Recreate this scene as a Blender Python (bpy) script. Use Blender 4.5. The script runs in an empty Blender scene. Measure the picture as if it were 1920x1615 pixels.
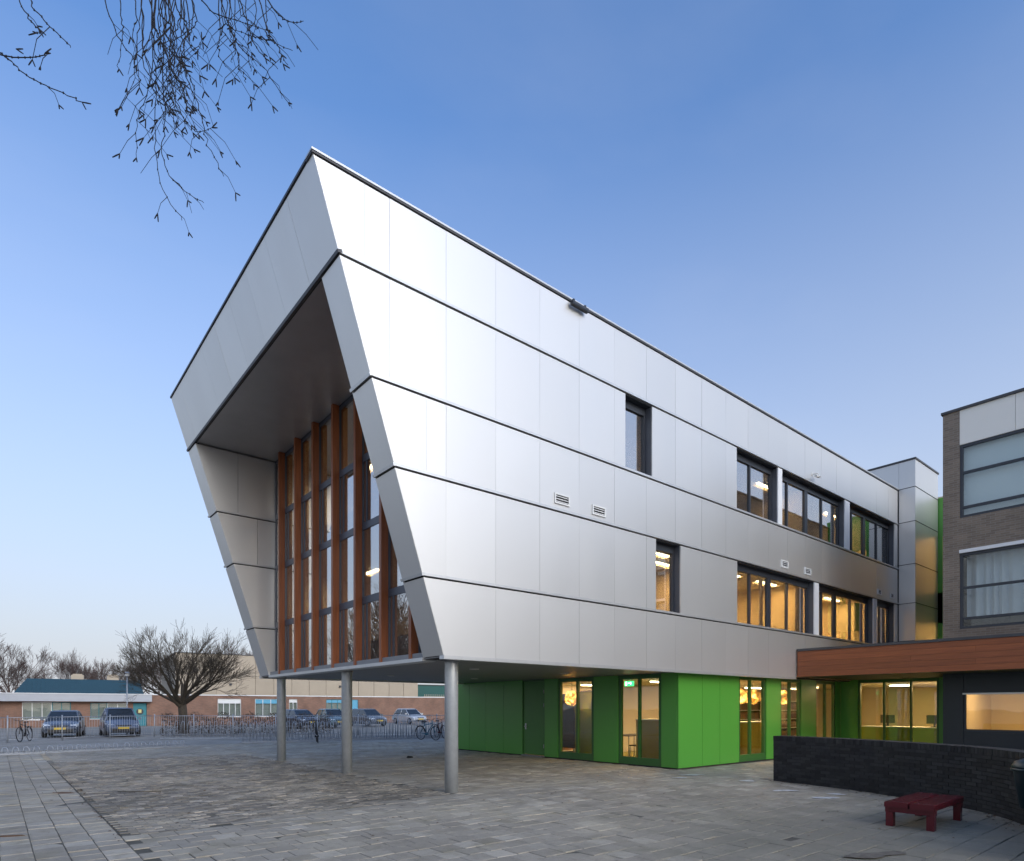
import bpy, math, random
from mathutils import Vector, Matrix, noise
random.seed(7)
SC = bpy.context.scene
COL = SC.collection
R_ = math.radians

# ------------------------------------------------------------------ camera
EYE = 1.65
AX = (0.7711, -0.6367)      # camera right in world XY (world X runs along the long silver facade)
FW = (0.6367, 0.7711)       # camera forward in world XY
def cam(lat, d, z=0.0):
    return (AX[0]*lat + FW[0]*d, AX[1]*lat + FW[1]*d, z)
cd = bpy.data.cameras.new('camera'); co = bpy.data.objects.new('camera', cd); COL.objects.link(co)
co.location = (0, 0, EYE); co.rotation_euler = (R_(90), 0, -math.atan2(FW[0], FW[1]))
cd.sensor_width = 36.0; cd.lens = 36.0*1177/1920; cd.shift_y = 518.7/1920
cd.clip_start = 0.05; cd.clip_end = 2000
SC.camera = co

# ------------------------------------------------------------------ sky, sun, exposure
SUN_AZ = (-0.03, -0.9995)       # horizontal direction from which the last light comes (behind the camera)
SUN_EL = R_(19.0)
w = bpy.data.worlds.new('World'); SC.world = w; w.use_nodes = True
nt = w.node_tree; nt.nodes.clear()
sky = nt.nodes.new('ShaderNodeTexSky'); sky.sky_type = 'NISHITA'; sky.sun_disc = False
sky.sun_elevation = SUN_EL
sky.sun_rotation = math.atan2(SUN_AZ[0], SUN_AZ[1])
sky.air_density = 1.0; sky.dust_density = 5.0; sky.ozone_density = 6.0
bg = nt.nodes.new('ShaderNodeBackground'); bg.inputs['Strength'].default_value = 0.15
wo = nt.nodes.new('ShaderNodeOutputWorld')
# pale winter haze that thickens evenly towards the horizon, all the way round
tc = nt.nodes.new('ShaderNodeTexCoord'); sx = nt.nodes.new('ShaderNodeSeparateXYZ'); nt.links.new(tc.outputs['Generated'], sx.inputs[0])
hz_ = nt.nodes.new('ShaderNodeMapRange'); nt.links.new(sx.outputs['Z'], hz_.inputs[0])
for k_, v_ in ((1, 0.0), (2, 0.68), (3, 0.92), (4, 0.0)): hz_.inputs[k_].default_value = v_
hm = nt.nodes.new('ShaderNodeMix'); hm.data_type = 'RGBA'; nt.links.new(hz_.outputs[0], hm.inputs[0]); nt.links.new(sky.outputs[0], hm.inputs[6])
hm.inputs[7].default_value = (2.20, 2.28, 2.44, 1)
# very faint high wisps, spread over the whole sky
wm = nt.nodes.new('ShaderNodeMapping'); wm.inputs['Scale'].default_value = (2.2, 5.0, 9.0); wm.inputs['Rotation'].default_value = (.3, .2, .6); nt.links.new(tc.outputs['Generated'], wm.inputs[0])
wn_ = nt.nodes.new('ShaderNodeTexNoise'); wn_.inputs['Scale'].default_value = 1.0; wn_.inputs['Detail'].default_value = 7; nt.links.new(wm.outputs[0], wn_.inputs['Vector'])
wr = nt.nodes.new('ShaderNodeMapRange'); nt.links.new(wn_.outputs[0], wr.inputs[0])
for k_, v_ in ((1, .5), (2, .8), (3, 0.0), (4, 0.05)): wr.inputs[k_].default_value = v_
wx = nt.nodes.new('ShaderNodeMix'); wx.data_type = 'RGBA'; nt.links.new(wr.outputs[0], wx.inputs[0]); nt.links.new(hm.outputs[2], wx.inputs[6]); wx.inputs[7].default_value = (2.5, 2.5, 2.6, 1)
nt.links.new(wx.outputs[2], bg.inputs[0]); nt.links.new(bg.outputs[0], wo.inputs[0])
sd = bpy.data.lights.new('sun', 'SUN'); so = bpy.data.objects.new('sun', sd); COL.objects.link(so)
sd.energy = 0.36; sd.angle = R_(45); sd.color = (1.0, 0.89, 0.76)
so.rotation_euler = Vector((SUN_AZ[0]*math.cos(SUN_EL), SUN_AZ[1]*math.cos(SUN_EL), math.sin(SUN_EL))).to_track_quat('Z', 'Y').to_euler()
so.location = (0, -20, 30)
SC.view_settings.view_transform = 'Standard'; SC.view_settings.look = 'None'
SC.view_settings.gamma = 1.0; SC.view_settings.use_curve_mapping = False
SC.view_settings.exposure = 1.20
WARM = (1.0, 0.56, 0.19)

# ------------------------------------------------------------------ materials
MATS = {}
def mat(name, col, rough=0.6, metal=0.0, var=0.0, nscale=6.0, namt=0.0, col2=None, bump=0.0, bscale=60.0,
        stretch=(1, 1, 1), spec=0.5, rvar=0.0, world=True, rough2=0.0):
    """Principled material: base colour mixed with noise, piece-to-piece variation (var), fine relief."""
    if name in MATS: return MATS[name]
    m = bpy.data.materials.new(name); m.use_nodes = True; t = m.node_tree; N = t.nodes; L = t.links
    p = N['Principled BSDF']; p.inputs['Roughness'].default_value = rough; p.inputs['Metallic'].default_value = metal
    p.inputs['Specular IOR Level'].default_value = spec
    geo = N.new('ShaderNodeNewGeometry'); mp = N.new('ShaderNodeMapping'); mp.inputs['Scale'].default_value = stretch
    L.new(geo.outputs['Position'], mp.inputs['Vector'])
    c = N.new('ShaderNodeRGB'); c.outputs[0].default_value = (*col, 1); cur = c.outputs[0]
    if namt > 0:
        nz = N.new('ShaderNodeTexNoise'); nz.inputs['Scale'].default_value = nscale; nz.inputs['Detail'].default_value = 6
        nz.inputs['Roughness'].default_value = 0.62
        L.new(mp.outputs[0], nz.inputs['Vector'])
        rp = N.new('ShaderNodeMapRange'); rp.inputs[1].default_value = 0.35; rp.inputs[2].default_value = 0.68
        rp.inputs[4].default_value = namt; L.new(nz.outputs[0], rp.inputs[0])
        mx = N.new('ShaderNodeMix'); mx.data_type = 'RGBA'; L.new(rp.outputs[0], mx.inputs[0]); L.new(cur, mx.inputs[6])
        c2 = col2 or tuple(x*0.5 for x in col); mx.inputs[7].default_value = (*c2, 1); cur = mx.outputs[2]
        if rvar > 0:
            rr = N.new('ShaderNodeMapRange'); L.new(nz.outputs[0], rr.inputs[0]); rr.inputs[1].default_value = .3; rr.inputs[2].default_value = .7
            rr.inputs[3].default_value = rough - rvar; rr.inputs[4].default_value = rough + rvar; L.new(rr.outputs[0], p.inputs['Roughness'])
    if var > 0:
        oi = N.new('ShaderNodeObjectInfo'); at = N.new('ShaderNodeAttribute'); at.attribute_name = 'piece'
        ad = N.new('ShaderNodeMath'); ad.operation = 'ADD'; L.new(oi.outputs['Random'], ad.inputs[0]); L.new(at.outputs['Fac'], ad.inputs[1])
        fr = N.new('ShaderNodeMath'); fr.operation = 'FRACT'; L.new(ad.outputs[0], fr.inputs[0])
        mr = N.new('ShaderNodeMapRange'); L.new(fr.outputs[0], mr.inputs[0]); mr.inputs[3].default_value = 1-var; mr.inputs[4].default_value = 1+var
        hs = N.new('ShaderNodeHueSaturation'); L.new(mr.outputs[0], hs.inputs['Value']); L.new(cur, hs.inputs['Color']); cur = hs.outputs[0]
    L.new(cur, p.inputs['Base Color'])
    if bump > 0:
        b = N.new('ShaderNodeBump'); b.inputs['Strength'].default_value = bump; b.inputs['Distance'].default_value = 0.01
        n2 = N.new('ShaderNodeTexNoise'); n2.inputs['Scale'].default_value = bscale; n2.inputs['Detail'].default_value = 4
        L.new(mp.outputs[0], n2.inputs['Vector']); L.new(n2.outputs[0], b.inputs['Height']); L.new(b.outputs[0], p.inputs['Normal'])
    MATS[name] = m; return m
def emit(name, col, s):
    m = bpy.data.materials.new(name); m.use_nodes = True; t = m.node_tree; t.nodes.clear()
    e = t.nodes.new('ShaderNodeEmission'); e.inputs[0].default_value = (*col, 1); e.inputs[1].default_value = s
    o = t.nodes.new('ShaderNodeOutputMaterial'); t.links.new(e.outputs[0], o.inputs[0]); return m
def glass(name, ior=1.75, tint=(0.86, 0.9, 0.9), rough=0.0, base=0.0):
    m = bpy.data.materials.new(name); m.use_nodes = True; t = m.node_tree; N = t.nodes; L = t.links; N.clear()
    tr = N.new('ShaderNodeBsdfTransparent'); tr.inputs[0].default_value = (*tint, 1)
    gl = N.new('ShaderNodeBsdfGlossy'); gl.inputs['Roughness'].default_value = rough
    fr = N.new('ShaderNodeFresnel'); g2 = N.new('ShaderNodeNewGeometry'); mi = N.new('ShaderNodeMix')   # same mirror strength from both sides of the sheet
    mi.inputs[2].default_value = ior; mi.inputs[3].default_value = 1/ior; L.new(g2.outputs['Backfacing'], mi.inputs[0]); L.new(mi.outputs[0], fr.inputs[0])
    nz = N.new('ShaderNodeTexNoise'); nz.inputs['Scale'].default_value = 0.9; geo = N.new('ShaderNodeNewGeometry')
    bp = N.new('ShaderNodeBump'); bp.inputs['Strength'].default_value = 0.05; bp.inputs['Distance'].default_value = 0.05
    L.new(geo.outputs['Position'], nz.inputs['Vector']); L.new(nz.outputs[0], bp.inputs['Height']); L.new(bp.outputs[0], gl.inputs['Normal'])
    mx = N.new('ShaderNodeMixShader'); o = N.new('ShaderNodeOutputMaterial')
    rb = N.new('ShaderNodeMapRange'); rb.inputs[3].default_value = base; L.new(fr.outputs[0], rb.inputs[0])
    L.new(rb.outputs[0], mx.inputs[0]); L.new(tr.outputs[0], mx.inputs[1]); L.new(gl.outputs[0], mx.inputs[2]); L.new(mx.outputs[0], o.inputs[0])
    return m
def brickmat(name, c1, c2, mortar, bw=0.22, bh=0.0635, axis='Y', rough=0.85, msize=0.012):
    """Brick bond in world metres for walls too far away to show single bricks."""
    m = bpy.data.materials.new(name); m.use_nodes = True; t = m.node_tree; N = t.nodes; L = t.links; p = N['Principled BSDF']
    tc = N.new('ShaderNodeTexCoord'); sp = N.new('ShaderNodeSeparateXYZ'); L.new(tc.outputs['Object'], sp.inputs[0])
    cb = N.new('ShaderNodeCombineXYZ')
    ad = N.new('ShaderNodeMath'); ad.operation = 'ADD'; L.new(sp.outputs['X'], ad.inputs[0]); L.new(sp.outputs['Y'], ad.inputs[1])
    L.new(ad.outputs[0], cb.inputs[0]); L.new(sp.outputs['Z'], cb.inputs[1])
    br = N.new('ShaderNodeTexBrick'); L.new(cb.outputs[0], br.inputs['Vector'])
    br.inputs['Color1'].default_value = (*c1, 1); br.inputs['Color2'].default_value = (*c2, 1); br.inputs['Mortar'].default_value = (*mortar, 1)
    br.inputs['Scale'].default_value = 1.0; br.inputs['Mortar Size'].default_value = msize/2; br.inputs['Mortar Smooth'].default_value = 0.2
    br.inputs['Bias'].default_value = 0.0; br.inputs['Brick Width'].default_value = bw; br.inputs['Row Height'].default_value = bh
    nz = N.new('ShaderNodeTexNoise'); nz.inputs['Scale'].default_value = 0.8; nz.inputs['Detail'].default_value = 7
    L.new(tc.outputs['Object'], nz.inputs['Vector'])
    rp = N.new('ShaderNodeMapRange'); L.new(nz.outputs[0], rp.inputs[0]); rp.inputs[1].default_value = .3; rp.inputs[2].default_value = .7; rp.inputs[3].default_value = .78; rp.inputs[4].default_value = 1.18
    hs = N.new('ShaderNodeHueSaturation'); L.new(rp.outputs[0], hs.inputs['Value']); L.new(br.outputs[0], hs.inputs['Color'])
    L.new(hs.outputs[0], p.inputs['Base Color']); p.inputs['Roughness'].default_value = rough
    bp = N.new('ShaderNodeBump'); bp.inputs['Strength'].default_value = 0.5; bp.inputs['Distance'].default_value = 0.006; bp.invert = True
    L.new(br.outputs['Fac'], bp.inputs['Height']); L.new(bp.outputs[0], p.inputs['Normal'])
    return m
def wood(name, c1, c2, along='Z', rough=0.5, var=0.15):
    st = {'Z': (30, 30, 1.2), 'Y': (30, 1.2, 34), 'X': (1.2, 30, 30)}[along]
    return mat(name, c1, rough, col2=c2, namt=0.85, nscale=1.0, stretch=st, var=var, bump=0.15, bscale=2.0)

M_SILVER = mat('silver_panel', (0.665, 0.652, 0.626), 0.43, 0.76, var=0.022, namt=0.08, nscale=1.3, col2=(0.625, 0.612, 0.588), stretch=(1, 1, .35), rvar=0.02, bump=.05, bscale=1.1)
M_TRIM = mat('silver_trim', (0.62, 0.62, 0.61), 0.4, 0.7, namt=0.2, nscale=3)
M_DARKGAP = mat('dark_membrane', (0.02, 0.018, 0.016), 0.8)
M_COPE = mat('roof_coping', (0.07, 0.07, 0.075), 0.5, 0.3, namt=0.3, nscale=4)
M_SOFFIT = mat('grey_soffit', (0.23, 0.23, 0.235), 0.45, 0.2, namt=0.25, nscale=2.5, bump=0.02)
M_FRAME = mat('dark_frame', (0.030, 0.035, 0.045), 0.38, 0.0, namt=0.25, nscale=6)
M_BLUEFR = mat('slate_frame', (0.075, 0.082, 0.10), 0.4, 0.1, namt=0.25, nscale=5)
M_WHITEP = mat('white_pillar', (0.72, 0.73, 0.74), 0.45, 0.0, namt=0.15, nscale=5, col2=(.55, .56, .57))
M_FIN = wood('timber_fin', (0.34, 0.098, 0.028), (0.17, 0.048, 0.015), 'Z', 0.42)
M_FASCIA = wood('timber_board', (0.30, 0.086, 0.026), (0.17, 0.047, 0.016), 'Y', 0.5, 0.12)
M_GREEN = mat('green_panel', (0.076, 0.290, 0.038), 0.32, 0.0, var=0.02, namt=0.12, nscale=1.2, col2=(.07, .27, .034), rvar=.04)
M_DGREEN = mat('green_frame', (0.030, 0.120, 0.022), 0.4, 0.0, namt=.2, nscale=6)
M_NAVY = mat('navy_panel', (0.012, 0.018, 0.028), 0.4, 0.0, var=.08, namt=.3, nscale=2)
M_GALV = mat('galvanised_steel', (0.50, 0.52, 0.53), 0.42, 0.45, namt=0.45, nscale=9, col2=(0.36, 0.375, 0.38), rvar=.08, bump=.02)
M_GLASS = glass('window_glass')
M_GLASSD = glass('thin_glass', 1.5)
M_COATED = glass('sun_coated_glass', 1.6, (0.80, 0.82, 0.80), base=0.48)
M_WALLIN = mat('plaster_wall', (0.70, 0.60, 0.44), 0.8, namt=.15, nscale=1)
M_CEIL = mat('ceiling_tile', (0.72, 0.66, 0.55), 0.85, namt=.1, nscale=2)
M_FLOORIN = mat('olive_floor', (0.22, 0.20, 0.05), 0.5, namt=.2, nscale=2)
M_TUBE = emit('lamp_tube', (1.0, 0.80, 0.48), 11.0)
M_BOOK = mat('book_spines', (0.30, 0.12, 0.06), 0.7, namt=1.0, nscale=1.0, col2=(0.05, 0.09, 0.14), stretch=(22, 22, 1))
M_SHELF = mat('dark_shelf', (0.06, 0.05, 0.04), 0.6, namt=.3)
M_YELLOW = mat('ochre_board', (0.55, 0.30, 0.03), 0.55, namt=.15, nscale=3)
M_LIME = mat('lime_board', (0.26, 0.32, 0.03), 0.55, namt=.15, nscale=3)
M_BARK = mat('dark_bark', (0.080, 0.062, 0.042), 0.9, namt=.6, nscale=14, col2=(.030, .025, .018))
M_BARK2 = mat('brown_bark', (0.115, 0.080, 0.070), 0.9, namt=.5, nscale=8, col2=(.06, .042, .038))
M_TWIG = mat('birch_twig', (0.007, 0.006, 0.009), 0.8)
M_BIRCH = mat('birch_bark', (0.50, 0.48, 0.44), 0.8, namt=1.0, nscale=3, col2=(.06, .05, .05), stretch=(1, 1, 5))

# ------------------------------------------------------------------ mesh helpers
def wloc(o):
    v = Vector((0, 0, 0))
    while o is not None: v += o.location; o = o.parent
    return v
class MB:
    def __init__(s): s.v = []; s.f = []; s.sm = []; s.pc = []
    def quad(s, pts, smooth=False, piece=0.0):
        n = len(s.v); s.v += [tuple(p) for p in pts]; s.f.append(tuple(range(n, n+len(pts)))); s.sm.append(smooth); s.pc.append(piece)
    def hexa(s, b, t, piece=0.0):
        """b, t: four points each, counter-clockwise seen from the t side."""
        n = len(s.v); s.v += [tuple(p) for p in b] + [tuple(p) for p in t]
        for f in ((3, 2, 1, 0), (4, 5, 6, 7), (0, 1, 5, 4), (1, 2, 6, 5), (2, 3, 7, 6), (3, 0, 4, 7)):
            s.f.append(tuple(n+i for i in f)); s.sm.append(False); s.pc.append(piece)
        return s
    def box(s, x0, x1, y0, y1, z0, z1, piece=0.0):
        x0, x1 = min(x0, x1), max(x0, x1); y0, y1 = min(y0, y1), max(y0, y1); z0, z1 = min(z0, z1), max(z0, z1)
        return s.hexa([(x0, y0, z0), (x1, y0, z0), (x1, y1, z0), (x0, y1, z0)], [(x0, y0, z1), (x1, y0, z1), (x1, y1, z1), (x0, y1, z1)], piece)
    def pbox(s, pl, a0, a1, b0, b1, z0, z1):
        """box in a wall plane: pl 'Y' wall faces -Y (a=X, b=Y); pl 'X' wall faces -X (a=Y, b=X)"""
        return s.box(a0, a1, b0, b1, z0, z1) if pl == 'Y' else s.box(b0, b1, a0, a1, z0, z1)
    def tube(s, pts, rad, sides=6, caps=True, smooth=True):
        pts = [Vector(p) for p in pts]; k = len(pts)
        if not hasattr(rad, '__len__'): rad = [rad]*k
        base = len(s.v); pn = None
        for i, p in enumerate(pts):
            d = (pts[min(i+1, k-1)] - pts[max(i-1, 0)])
            if d.length < 1e-9: d = Vector((0, 0, 1))
            d.normalize()
            if pn is None:
                pn = d.orthogonal().normalized()
            else:
                pn = (pn - d*pn.dot(d)); pn = pn.normalized() if pn.length > 1e-6 else d.orthogonal().normalized()
            q = d.cross(pn)
            for j in range(sides):
                a = 2*math.pi*j/sides
                s.v.append(tuple(p + (pn*math.cos(a) + q*math.sin(a))*rad[i]))
        for i in range(k-1):
            for j in range(sides):
                a = base+i*sides+j; b = base+i*sides+(j+1) % sides
                s.f.append((a, b, b+sides, a+sides)); s.sm.append(smooth); s.pc.append(0.0)
        if caps:
            s.f.append(tuple(base+j for j in reversed(range(sides)))); s.sm.append(False); s.pc.append(0.0)
            s.f.append(tuple(base+(k-1)*sides+j for j in range(sides))); s.sm.append(False); s.pc.append(0.0)
        return s
    def lathe(s, c, prof, sides=20, smooth=True):
        """prof: (r, z) list, bottom to top, about vertical axis at c"""
        base = len(s.v)
        for r, z in prof:
            for j in range(sides):
                a = 2*math.pi*j/sides; s.v.append((c[0]+r*math.cos(a), c[1]+r*math.sin(a), c[2]+z))
        for i in range(len(prof)-1):
            for j in range(sides):
                a = base+i*sides+j; b = base+i*sides+(j+1) % sides
                s.f.append((a, b, b+sides, a+sides)); s.sm.append(smooth); s.pc.append(0.0)
        s.f.append(tuple(base+j for j in reversed(range(sides)))); s.sm.append(False); s.pc.append(0.0)
        s.f.append(tuple(base+(len(prof)-1)*sides+j for j in range(sides))); s.sm.append(False); s.pc.append(0.0)
        return s
    def mesh(s, name, m, off=Vector((0, 0, 0))):
        me = bpy.data.meshes.new(name)
        me.from_pydata([(x-off.x, y-off.y, z-off.z) for x, y, z in s.v], [], s.f)
        me.polygons.foreach_set('use_smooth', s.sm)
        if any(s.pc):
            a = me.attributes.new('piece', 'FLOAT', 'FACE'); a.data.foreach_set('value', s.pc)
        if m: me.materials.append(m)
        me.update(); return me
    def build(s, name, m, parent=None, **kw):
        off = wloc(parent) if parent is not None else Vector((0, 0, 0))
        o = bpy.data.objects.new(name, s.mesh(name, m, off)); COL.objects.link(o)
        if parent is not None: o.parent = parent
        return tag(o, **kw)
    def build_at(s, name, m, loc, **kw):
        """top-level mesh with its origin at loc (vertices given in world metres)"""
        o = bpy.data.objects.new(name, s.mesh(name, m, Vector(loc))); COL.objects.link(o); o.location = loc
        return tag(o, **kw)
def tag(o, label=None, cat=None, group=None, kind=None):
    if label: o['label'] = label
    if cat: o['category'] = cat
    if group: o['group'] = group
    if kind: o['kind'] = kind
    return o
def thing(name, label, cat, loc=(0, 0, 0), rz=0.0, group=None):
    o = bpy.data.objects.new(name, None); COL.objects.link(o); o.location = loc; o.rotation_euler = (0, 0, rz)
    o.empty_display_size = 0.2
    return tag(o, label, cat, group)
def inst(me, name, parent, loc=(0, 0, 0), rz=0.0):
    o = bpy.data.objects.new(name, me); COL.objects.link(o); o.location = loc; o.rotation_euler = (0, 0, rz)
    if parent is not None: o.parent = parent
    return o
def copy_tree(o, parent=None):
    c = o.copy(); COL.objects.link(c); c.parent = parent
    for ch in list(o.children): copy_tree(ch, c)
    return c
def pieces(mbs, name, m, parent, score, limit=300, rest_name=None):
    """list of (centre, MB-filler) pieces: the `limit` that show largest become objects, the rest one joined part"""
    order = sorted(range(len(mbs)), key=lambda i: -score(mbs[i][0]))
    for i in order[:limit]:
        b = MB(); mbs[i][1](b); b.build(name, m, parent)
    if len(order) > limit:
        b = MB()
        for i in order[limit:]: mbs[i][1](b)
        b.build(rest_name or name+'_field', m, parent, kind='stuff')
def on_screen(x, y, z=0.0, margin=130):
    lat = AX[0]*x + AX[1]*y; d = FW[0]*x + FW[1]*y
    if d < 0.5: return None
    px = 960 + 1177*lat/d; py = 1326.2 - 1177*(z-EYE)/d
    if -margin < px < 1920+margin and -margin < py < 1615+margin: return px, py, d
    return None
def ndist(p): return -(FW[0]*p[0] + FW[1]*p[1])
def nz(x, y, z=0.0): return noise.noise(Vector((x, y, z)))

# ------------------------------------------------------------------ ground and paving
def ground_material():
    m = bpy.data.materials.new('worn_paving'); m.use_nodes = True; t = m.node_tree; N = t.nodes; L = t.links; p = N['Principled BSDF']
    geo = N.new('ShaderNodeNewGeometry')
    br = N.new('ShaderNodeTexBrick'); L.new(geo.outputs['Position'], br.inputs['Vector'])
    br.inputs['Scale'].default_value = 1.0; br.inputs['Brick Width'].default_value = 0.3; br.inputs['Row Height'].default_value = 0.3
    br.inputs['Mortar Size'].default_value = 0.006; br.inputs['Color1'].default_value = (.27, .248, .215, 1); br.inputs['Color2'].default_value = (.33, .305, .265, 1)
    br.inputs['Mortar'].default_value = (.19, .175, .145, 1)
    nzn = N.new('ShaderNodeTexNoise'); nzn.inputs['Scale'].default_value = 0.35; nzn.inputs['Detail'].default_value = 8; L.new(geo.outputs['Position'], nzn.inputs['Vector'])
    rp = N.new('ShaderNodeMapRange'); L.new(nzn.outputs[0], rp.inputs[0]); rp.inputs[1].default_value = .3; rp.inputs[2].default_value = .7; rp.inputs[3].default_value = .75; rp.inputs[4].default_value = 1.2
    hs = N.new('ShaderNodeHueSaturation'); L.new(rp.outputs[0], hs.inputs['Value']); L.new(br.outputs[0], hs.inputs['Color'])
    L.new(hs.outputs[0], p.inputs['Base Color']); p.inputs['Roughness'].default_value = .75; p.inputs['Specular IOR Level'].default_value = .22
    return m
def paving_material(name, c1, c2, sand, moss, sand_amt, var):
    """concrete slab / clinker: piece tone, grain, sand washed over the joints and mossy stains, all in world metres"""
    m = bpy.data.materials.new(name); m.use_nodes = True; t = m.node_tree; N = t.nodes; L = t.links; p = N['Principled BSDF']
    geo = N.new('ShaderNodeNewGeometry')
    oi = N.new('ShaderNodeObjectInfo'); at = N.new('ShaderNodeAttribute'); at.attribute_name = 'piece'
    ad = N.new('ShaderNodeMath'); L.new(oi.outputs['Random'], ad.inputs[0]); L.new(at.outputs['Fac'], ad.inputs[1])
    fr = N.new('ShaderNodeMath'); fr.operation = 'FRACT'; L.new(ad.outputs[0], fr.inputs[0])
    rmp = N.new('ShaderNodeValToRGB'); e = rmp.color_ramp.elements; e[0].color = (*c1, 1); e[1].color = (*c2, 1); e[1].position = .86
    x = rmp.color_ramp.elements.new(.95); x.color = (*[v*(1+var) for v in c2], 1)
    L.new(fr.outputs[0], rmp.inputs[0]); cur = rmp.outputs[0]
    def nse(sc, lo, hi, det=8, rough=.6):
        n = N.new('ShaderNodeTexNoise'); n.inputs['Scale'].default_value = sc; n.inputs['Detail'].default_value = det; n.inputs['Roughness'].default_value = rough
        L.new(geo.outputs['Position'], n.inputs['Vector'])
        r = N.new('ShaderNodeMapRange'); L.new(n.outputs[0], r.inputs[0]); r.inputs[1].default_value = lo; r.inputs[2].default_value = hi; return n, r
    def mixc(fac, c, blend='MIX'):
        nonlocal cur
        mx = N.new('ShaderNodeMix'); mx.data_type = 'RGBA'; mx.blend_type = blend; L.new(fac, mx.inputs[0]); L.new(cur, mx.inputs[6])
        mx.inputs[7].default_value = (*c, 1); cur = mx.outputs[2]
    n1, r1 = nse(.55, .48, .72); r1.inputs[4].default_value = sand_amt; mixc(r1.outputs[0], sand)
    n2, r2 = nse(1.6, .52, .75); r2.inputs[4].default_value = .65; mixc(r2.outputs[0], moss)
    n5, r5 = nse(.22, .50, .66); r5.inputs[4].default_value = .5; mixc(r5.outputs[0], tuple(v*.62 for v in c1))
    n6, r6 = nse(3.3, .58, .66, 10, .7); r6.inputs[4].default_value = .7; mixc(r6.outputs[0], tuple(v*.9 for v in sand))
    n4, r4 = nse(7, .5, .8); r4.inputs[4].default_value = .45; mixc(r4.outputs[0], tuple(v*.45 for v in c1))
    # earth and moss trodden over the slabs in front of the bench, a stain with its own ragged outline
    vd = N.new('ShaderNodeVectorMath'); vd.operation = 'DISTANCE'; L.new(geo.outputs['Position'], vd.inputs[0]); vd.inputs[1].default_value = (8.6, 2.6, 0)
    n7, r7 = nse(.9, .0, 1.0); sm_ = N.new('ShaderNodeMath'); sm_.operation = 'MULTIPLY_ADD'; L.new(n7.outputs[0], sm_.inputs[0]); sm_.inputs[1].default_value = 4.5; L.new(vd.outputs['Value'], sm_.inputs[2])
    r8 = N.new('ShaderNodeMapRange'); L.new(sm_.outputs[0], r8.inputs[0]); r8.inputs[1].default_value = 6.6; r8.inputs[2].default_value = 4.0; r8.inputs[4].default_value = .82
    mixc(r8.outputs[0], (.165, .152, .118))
    n3, r3 = nse(120, .3, .7, 3); r3.inputs[3].default_value = .80; r3.inputs[4].default_value = 1.2
    hs = N.new('ShaderNodeHueSaturation'); L.new(r3.outputs[0], hs.inputs['Value']); L.new(cur, hs.inputs['Color'])
    L.new(hs.outputs[0], p.inputs['Base Color'])
    ro = N.new('ShaderNodeMapRange'); L.new(n2.outputs[0], ro.inputs[0]); ro.inputs[1].default_value = .3; ro.inputs[2].default_value = .7; ro.inputs[3].default_value = .55; ro.inputs[4].default_value = .85
    L.new(ro.outputs[0], p.inputs['Roughness']); p.inputs['Specular IOR Level'].default_value = .22
    b = N.new('ShaderNodeBump'); b.inputs['Strength'].default_value = .35; b.inputs['Distance'].default_value = .004
    L.new(n3.outputs[0], b.inputs['Height']); L.new(b.outputs[0], p.inputs['Normal'])
    return m
M_GROUND = ground_material()
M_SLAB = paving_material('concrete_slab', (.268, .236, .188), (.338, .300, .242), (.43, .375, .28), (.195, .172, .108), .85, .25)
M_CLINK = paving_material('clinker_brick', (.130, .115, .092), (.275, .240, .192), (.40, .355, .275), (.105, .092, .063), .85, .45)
M_SAND = mat('joint_sand', (.060, .053, .040), .95, namt=.6, nscale=3, col2=(.13, .125, .10), bump=.3)

g = MB(); g.quad([(-400, -400, -.02), (500, -400, -.02), (500, 600, -.02), (-400, 600, -.02)])
ground = g.build('ground', M_GROUND, None, kind='structure')
def near_edge(x): return 9.30 + (x-1.25)*0.115          # the slightly skewed front edge of the clinker field
PX0, PX1, PY1 = 1.25, 6.68, 23.2
def in_patch(x, y): return PX0 < x < PX1 and near_edge(x) < y < PY1
def in_building(x, y): return (x > 13.85 and y > 9.9 and y < 20.5) or (x > 23.6 and y > 6.0) or (x > 21.4 and y < 6.3)
sub = MB(); sub.quad([(-14, 0, -.009), (26, 0, -.009), (26, 24, -.009), (-14, 24, -.009)])
slab_paving = sub.build('slab_paving', M_SAND, None, kind='structure')
sub = MB(); sub.quad([(PX0, near_edge(PX0), -.0075), (PX1, near_edge(PX1), -.0075), (PX1, PY1, -.0075), (PX0, PY1, -.0075)])
clinker_paving = sub.build('clinker_paving', M_SAND, None, kind='structure')
def slab_fn(cx, cy, sx, sy, ch, jit, gap):
    r = random.random(); dz = random.gauss(0, jit) + 0.004*nz(cx*.5, cy*.5); tx = random.gauss(0, jit*.6); ty = random.gauss(0, jit*.6)
    hx, hy = sx/2-gap, sy/2-gap; ox = random.uniform(-.002, .002); oy = random.uniform(-.002, .002)
    def fn(b):
        P = lambda u, v, zz: (cx+ox+u, cy+oy+v, zz + dz + tx*u/hx + ty*v/hy)
        lo = [P(-hx, -hy, -.02), P(hx, -hy, -.02), P(hx, hy, -.02), P(-hx, hy, -.02)]
        mi = [P(-hx, -hy, -ch), P(hx, -hy, -ch), P(hx, hy, -ch), P(-hx, hy, -ch)]
        tx_, ty_ = hx-ch, hy-ch
        to = [P(-tx_, -ty_, 0), P(tx_, -ty_, 0), P(tx_, ty_, 0), P(-tx_, ty_, 0)]
        for i in range(4):
            j = (i+1) % 4
            b.quad([lo[i], lo[j], mi[j], mi[i]], piece=r); b.quad([mi[i], mi[j], to[j], to[i]], piece=r)
        b.quad(to, piece=r)
    return (cx, cy), fn
slabs = []
S = 0.3
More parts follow.
